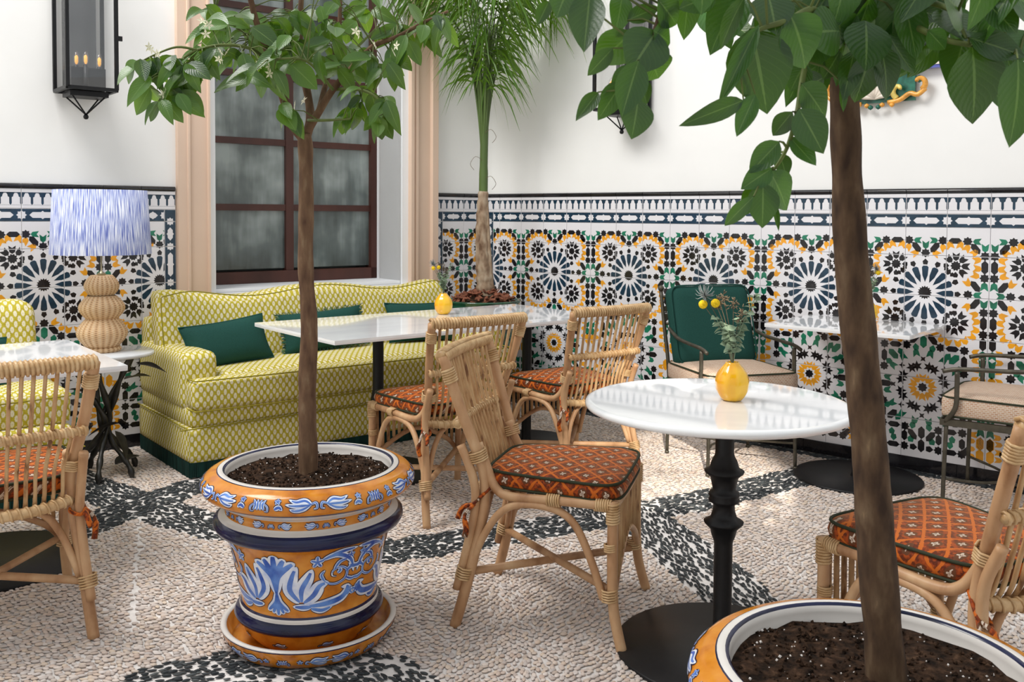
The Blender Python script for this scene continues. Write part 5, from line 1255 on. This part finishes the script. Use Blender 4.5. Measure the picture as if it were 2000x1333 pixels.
Geo().tube(spl([(0, 0, 1.44), (.003, 0, 1.70), (.008, 0, 2.0), (.012, 0, 2.3), (.02, 0, 2.55)], 6), [.030]*5+[.027]*6+[.024]*6+[.018]*4+[.010]*4, n=10).obj('crownshaft', palm_stem, tP)
for (z, s) in ((1.55, 1), (1.86, 1), (1.68, -1)):
    Geo().tube(spl([(0, -.02, z), (.05*s, -.04, z+.03), (.085*s, -.05, z-.02), (.06*s, -.05, z-.06)], 4), .0018, n=4).obj('root_thread', dry, tP)
for i, (a, z0, L, up, tri) in enumerate([(15, 2.05, .62, .9, 1), (165, 2.02, .62, .8, 1), (-40, 2.1, .70, 1.2, 1), (200, 2.12, .72, 1.3, 1), (-75, 2.15, .5, 1.4, 1), (60, 2.2, .6, 1.6, 1), (110, 2.2, .6, 1.7, 1), (-10, 2.3, .8, 2.0, 1), (185, 2.3, .8, 2.1, 1), (-110, 2.25, .55, 1.8, 1), (240, 2.35, .6, 2.2, 1), (-60, 2.35, .7, 2.4, 1), (10, 2.4, .6, 2.8, 1), (175, 2.45, .6, 3, 1), (-30, 2.15, .35, 2.6, 1), (205, 2.2, .35, 2.8, 1), (-80, 2.2, .3, 2.6, 1), (-10, 2.3, .4, 3, 1), (190, 2.3, .4, 3.2, 1), (250, 2.2, .3, 3, 1), (-55, 2.35, .3, 3.4, 1)]):
    ca, sa = math.cos(R(a)), math.sin(R(a)); L *= .72
    if sa > .3: L *= .6
    q_ = (.62+.5*L)*(1.15-.11*min(up, 3)); zb = 1.74+.05*(i % 4)
    c = spl([Vector((ca*.01, sa*.01, zb)), Vector((ca*.035, sa*.035, zb+.26)), Vector((ca*.10*q_, sa*.10*q_, zb+.55)), Vector((ca*.22*q_, sa*.22*q_, zb+.78+.03*up)), Vector((ca*.40*q_, sa*.40*q_, zb+.92+.05*up)), Vector((ca*.60*q_, sa*.60*q_, zb+.92+.07*up))], 8)
    fr_ = Geo().tube(c, [.009*(1-.8*k/(len(c)-1)) for k in range(len(c))], n=6).obj('frond_stem', palm_stem, tP); g = Geo()
    for k in range(12, len(c)-1):
        for sd in ((1, -1)[k % 2],) if k < 24 else (1, -1):
            for rep in range(1):
                p = c[k].lerp(c[k+1], rs.random()); side = Vector((-sa, ca, 0))*sd; fwd = (c[k+1]-c[k-1]).normalized(); l = rs.uniform(.20, .38)*(1-.2*(k/len(c)))
                d = (side*rs.uniform(.3, .9)+fwd*.5+Vector((ca, sa, 0))*rs.uniform(.3, .9)).normalized(); drop = rs.uniform(.7, 1.5)
                pts = [p+d*l*f+Vector((0, 0, -drop*l*f*f)) for f in (0, .25, .5, .75, 1)]; wv = fwd.cross(Vector((0, 0, 1))).normalized() if rs.random() < .5 else fwd
                ws = [.003, .0075, .007, .0048, .0005]; vs = []
                for q, w_ in zip(pts, ws): vs += [q-wv*w_, q+wv*w_]
                g.add(vs, [(2*j, 2*j+1, 2*j+3, 2*j+2) for j in range(4)])
    def inside(v):
        q = Vector(v)+PC-COR
        for nn in (NA, NB):
            dd = q.dot(nn)
            if dd < .04: q += nn*(.04-dd)
        return tuple(q+COR-PC)
    g.v = [inside(v) for v in g.v]
    for v in fr_.data.vertices: v.co = inside(v.co)
    lf = g.obj('leaflets', palm_leaf, fr_); lf['kind'] = 'stuff'
# ------------------------------------------------------------------ glazed plaque high on the right wall
c_or = mat('plaque_orange', (.80, .36, .06), .15, .5, noise_s=30, amt=.3); c_cr = mat('plaque_cream', (.80, .72, .62), .15, .5, noise_s=20, amt=.15); c_gr = mat('plaque_green', (.02, .13, .09), .15, .5, noise_s=30, amt=.5)
c_bl = mat('plaque_blue', (.10, .12, .42), .15, .5, noise_s=30, amt=.4); c_ye = mat('plaque_yellow', (.82, .62, .16), .15, .5, noise_s=18, amt=.3)
t = thing('ceramic_plaque', 'framed ceramic relief plaque with scrolled bracket, high on the right wall behind leaves', 'wall plaque', B(2.80, 0, 0), AB)
PLM = [c_or, c_cr, c_gr, c_bl, c_ye]
g = Geo(); g.box((-.31, -.02, 2.12), (.31, 0, 2.80), 1)
for i in range(4):
    for j in range(4): g.box((-.26+.13*i+.001, -.024, 2.19+.14*j+.001), (-.26+.13*(i+1)-.001, -.018, 2.19+.14*(j+1)-.001), (4, 1, 4, 2, 4, 3, 4)[(i*3+j*5) % 7])
g.obj('picture_tiles', PLM, t, smooth=False)
for lo, hi, mi in [((-.345, -.045, 2.085), (.345, 0, 2.10), 3), ((-.345, -.05, 2.10), (.345, 0, 2.135), 1), ((-.345, -.055, 2.135), (.345, 0, 2.15), 0), ((-.345, -.04, 2.15), (-.29, 0, 2.80), 0), ((.29, -.04, 2.15), (.345, 0, 2.80), 0), ((-.345, -.045, 2.80), (.345, 0, 2.85), 0)]:
    Geo().box(lo, hi, mi).obj('frame_moulding', PLM, t, smooth=False)
g = Geo()
for i in range(13): st, c = star(-.30+.05*i, 2.1175, .010, 4, .55); g.add([(c[0], -.0507, c[1])]+[(x, -.0505, z) for x, z in st], [(0, k+1, (k+1) % len(st)+1) for k in range(len(st))], 0)
g.obj('frame_flowers', PLM, t, smooth=False)
def curl(x, z, r, s, mi): 
    pts = [(x+s*r*(1-.12*k)*math.cos(k*.55-1.2), -.03-.004*k, z+r*(1-.12*k)*math.sin(k*.55-1.2)) for k in range(8)]
    return Geo().tube(spl(pts, 3), [.016*(1-.02*k) for k in range(22)], n=8, mi=mi)
for s in (-1, 1):
    curl(s*.225, 2.02, .040, s, 0).obj('scroll', PLM, t); Geo().lathe([(0, -.02), (.018, -.01), (.02, .0), (.014, .014), (0, .02)], 12, c=(s*.225, -.035, 2.035)).obj('leaf_boss', c_gr, t)
    Geo().tube(spl([(s*.255, -.03, 1.985), (s*.22, -.04, 1.955), (s*.18, -.035, 1.965), (s*.13, -.035, 1.935), (s*.07, -.035, 1.925)], 4), .013, n=8).obj('scroll_band', c_or, t)
    curl(s*.13, 1.985, .045, -s, 4).obj('scroll', PLM, t)
    for x, z in ((.04, 1.915), (.09, 1.912), (.02, 1.905)): Geo().lathe([(0, -.014), (.012, -.006), (.014, 0), (.012, .006), (0, .014)], 10, c=(s*x, -.035, z)).obj('berry', c_or if x > .03 else c_gr, t)
g = Geo()
for k in range(7):
    a = math.pi*(k+.5)/7; g.tube([(0, -.03, 1.95), (.055*math.cos(a), -.05, 1.95+.055*math.sin(a)), (.08*math.cos(a), -.035, 1.95+.085*math.sin(a))], [.006, .014, .010], n=8, mi=1)
g.obj('shell', PLM, t)
Geo().box((-.20, -.02, 1.93), (.20, 0, 2.086)).obj('back_plate', c_gr, t, smooth=False)
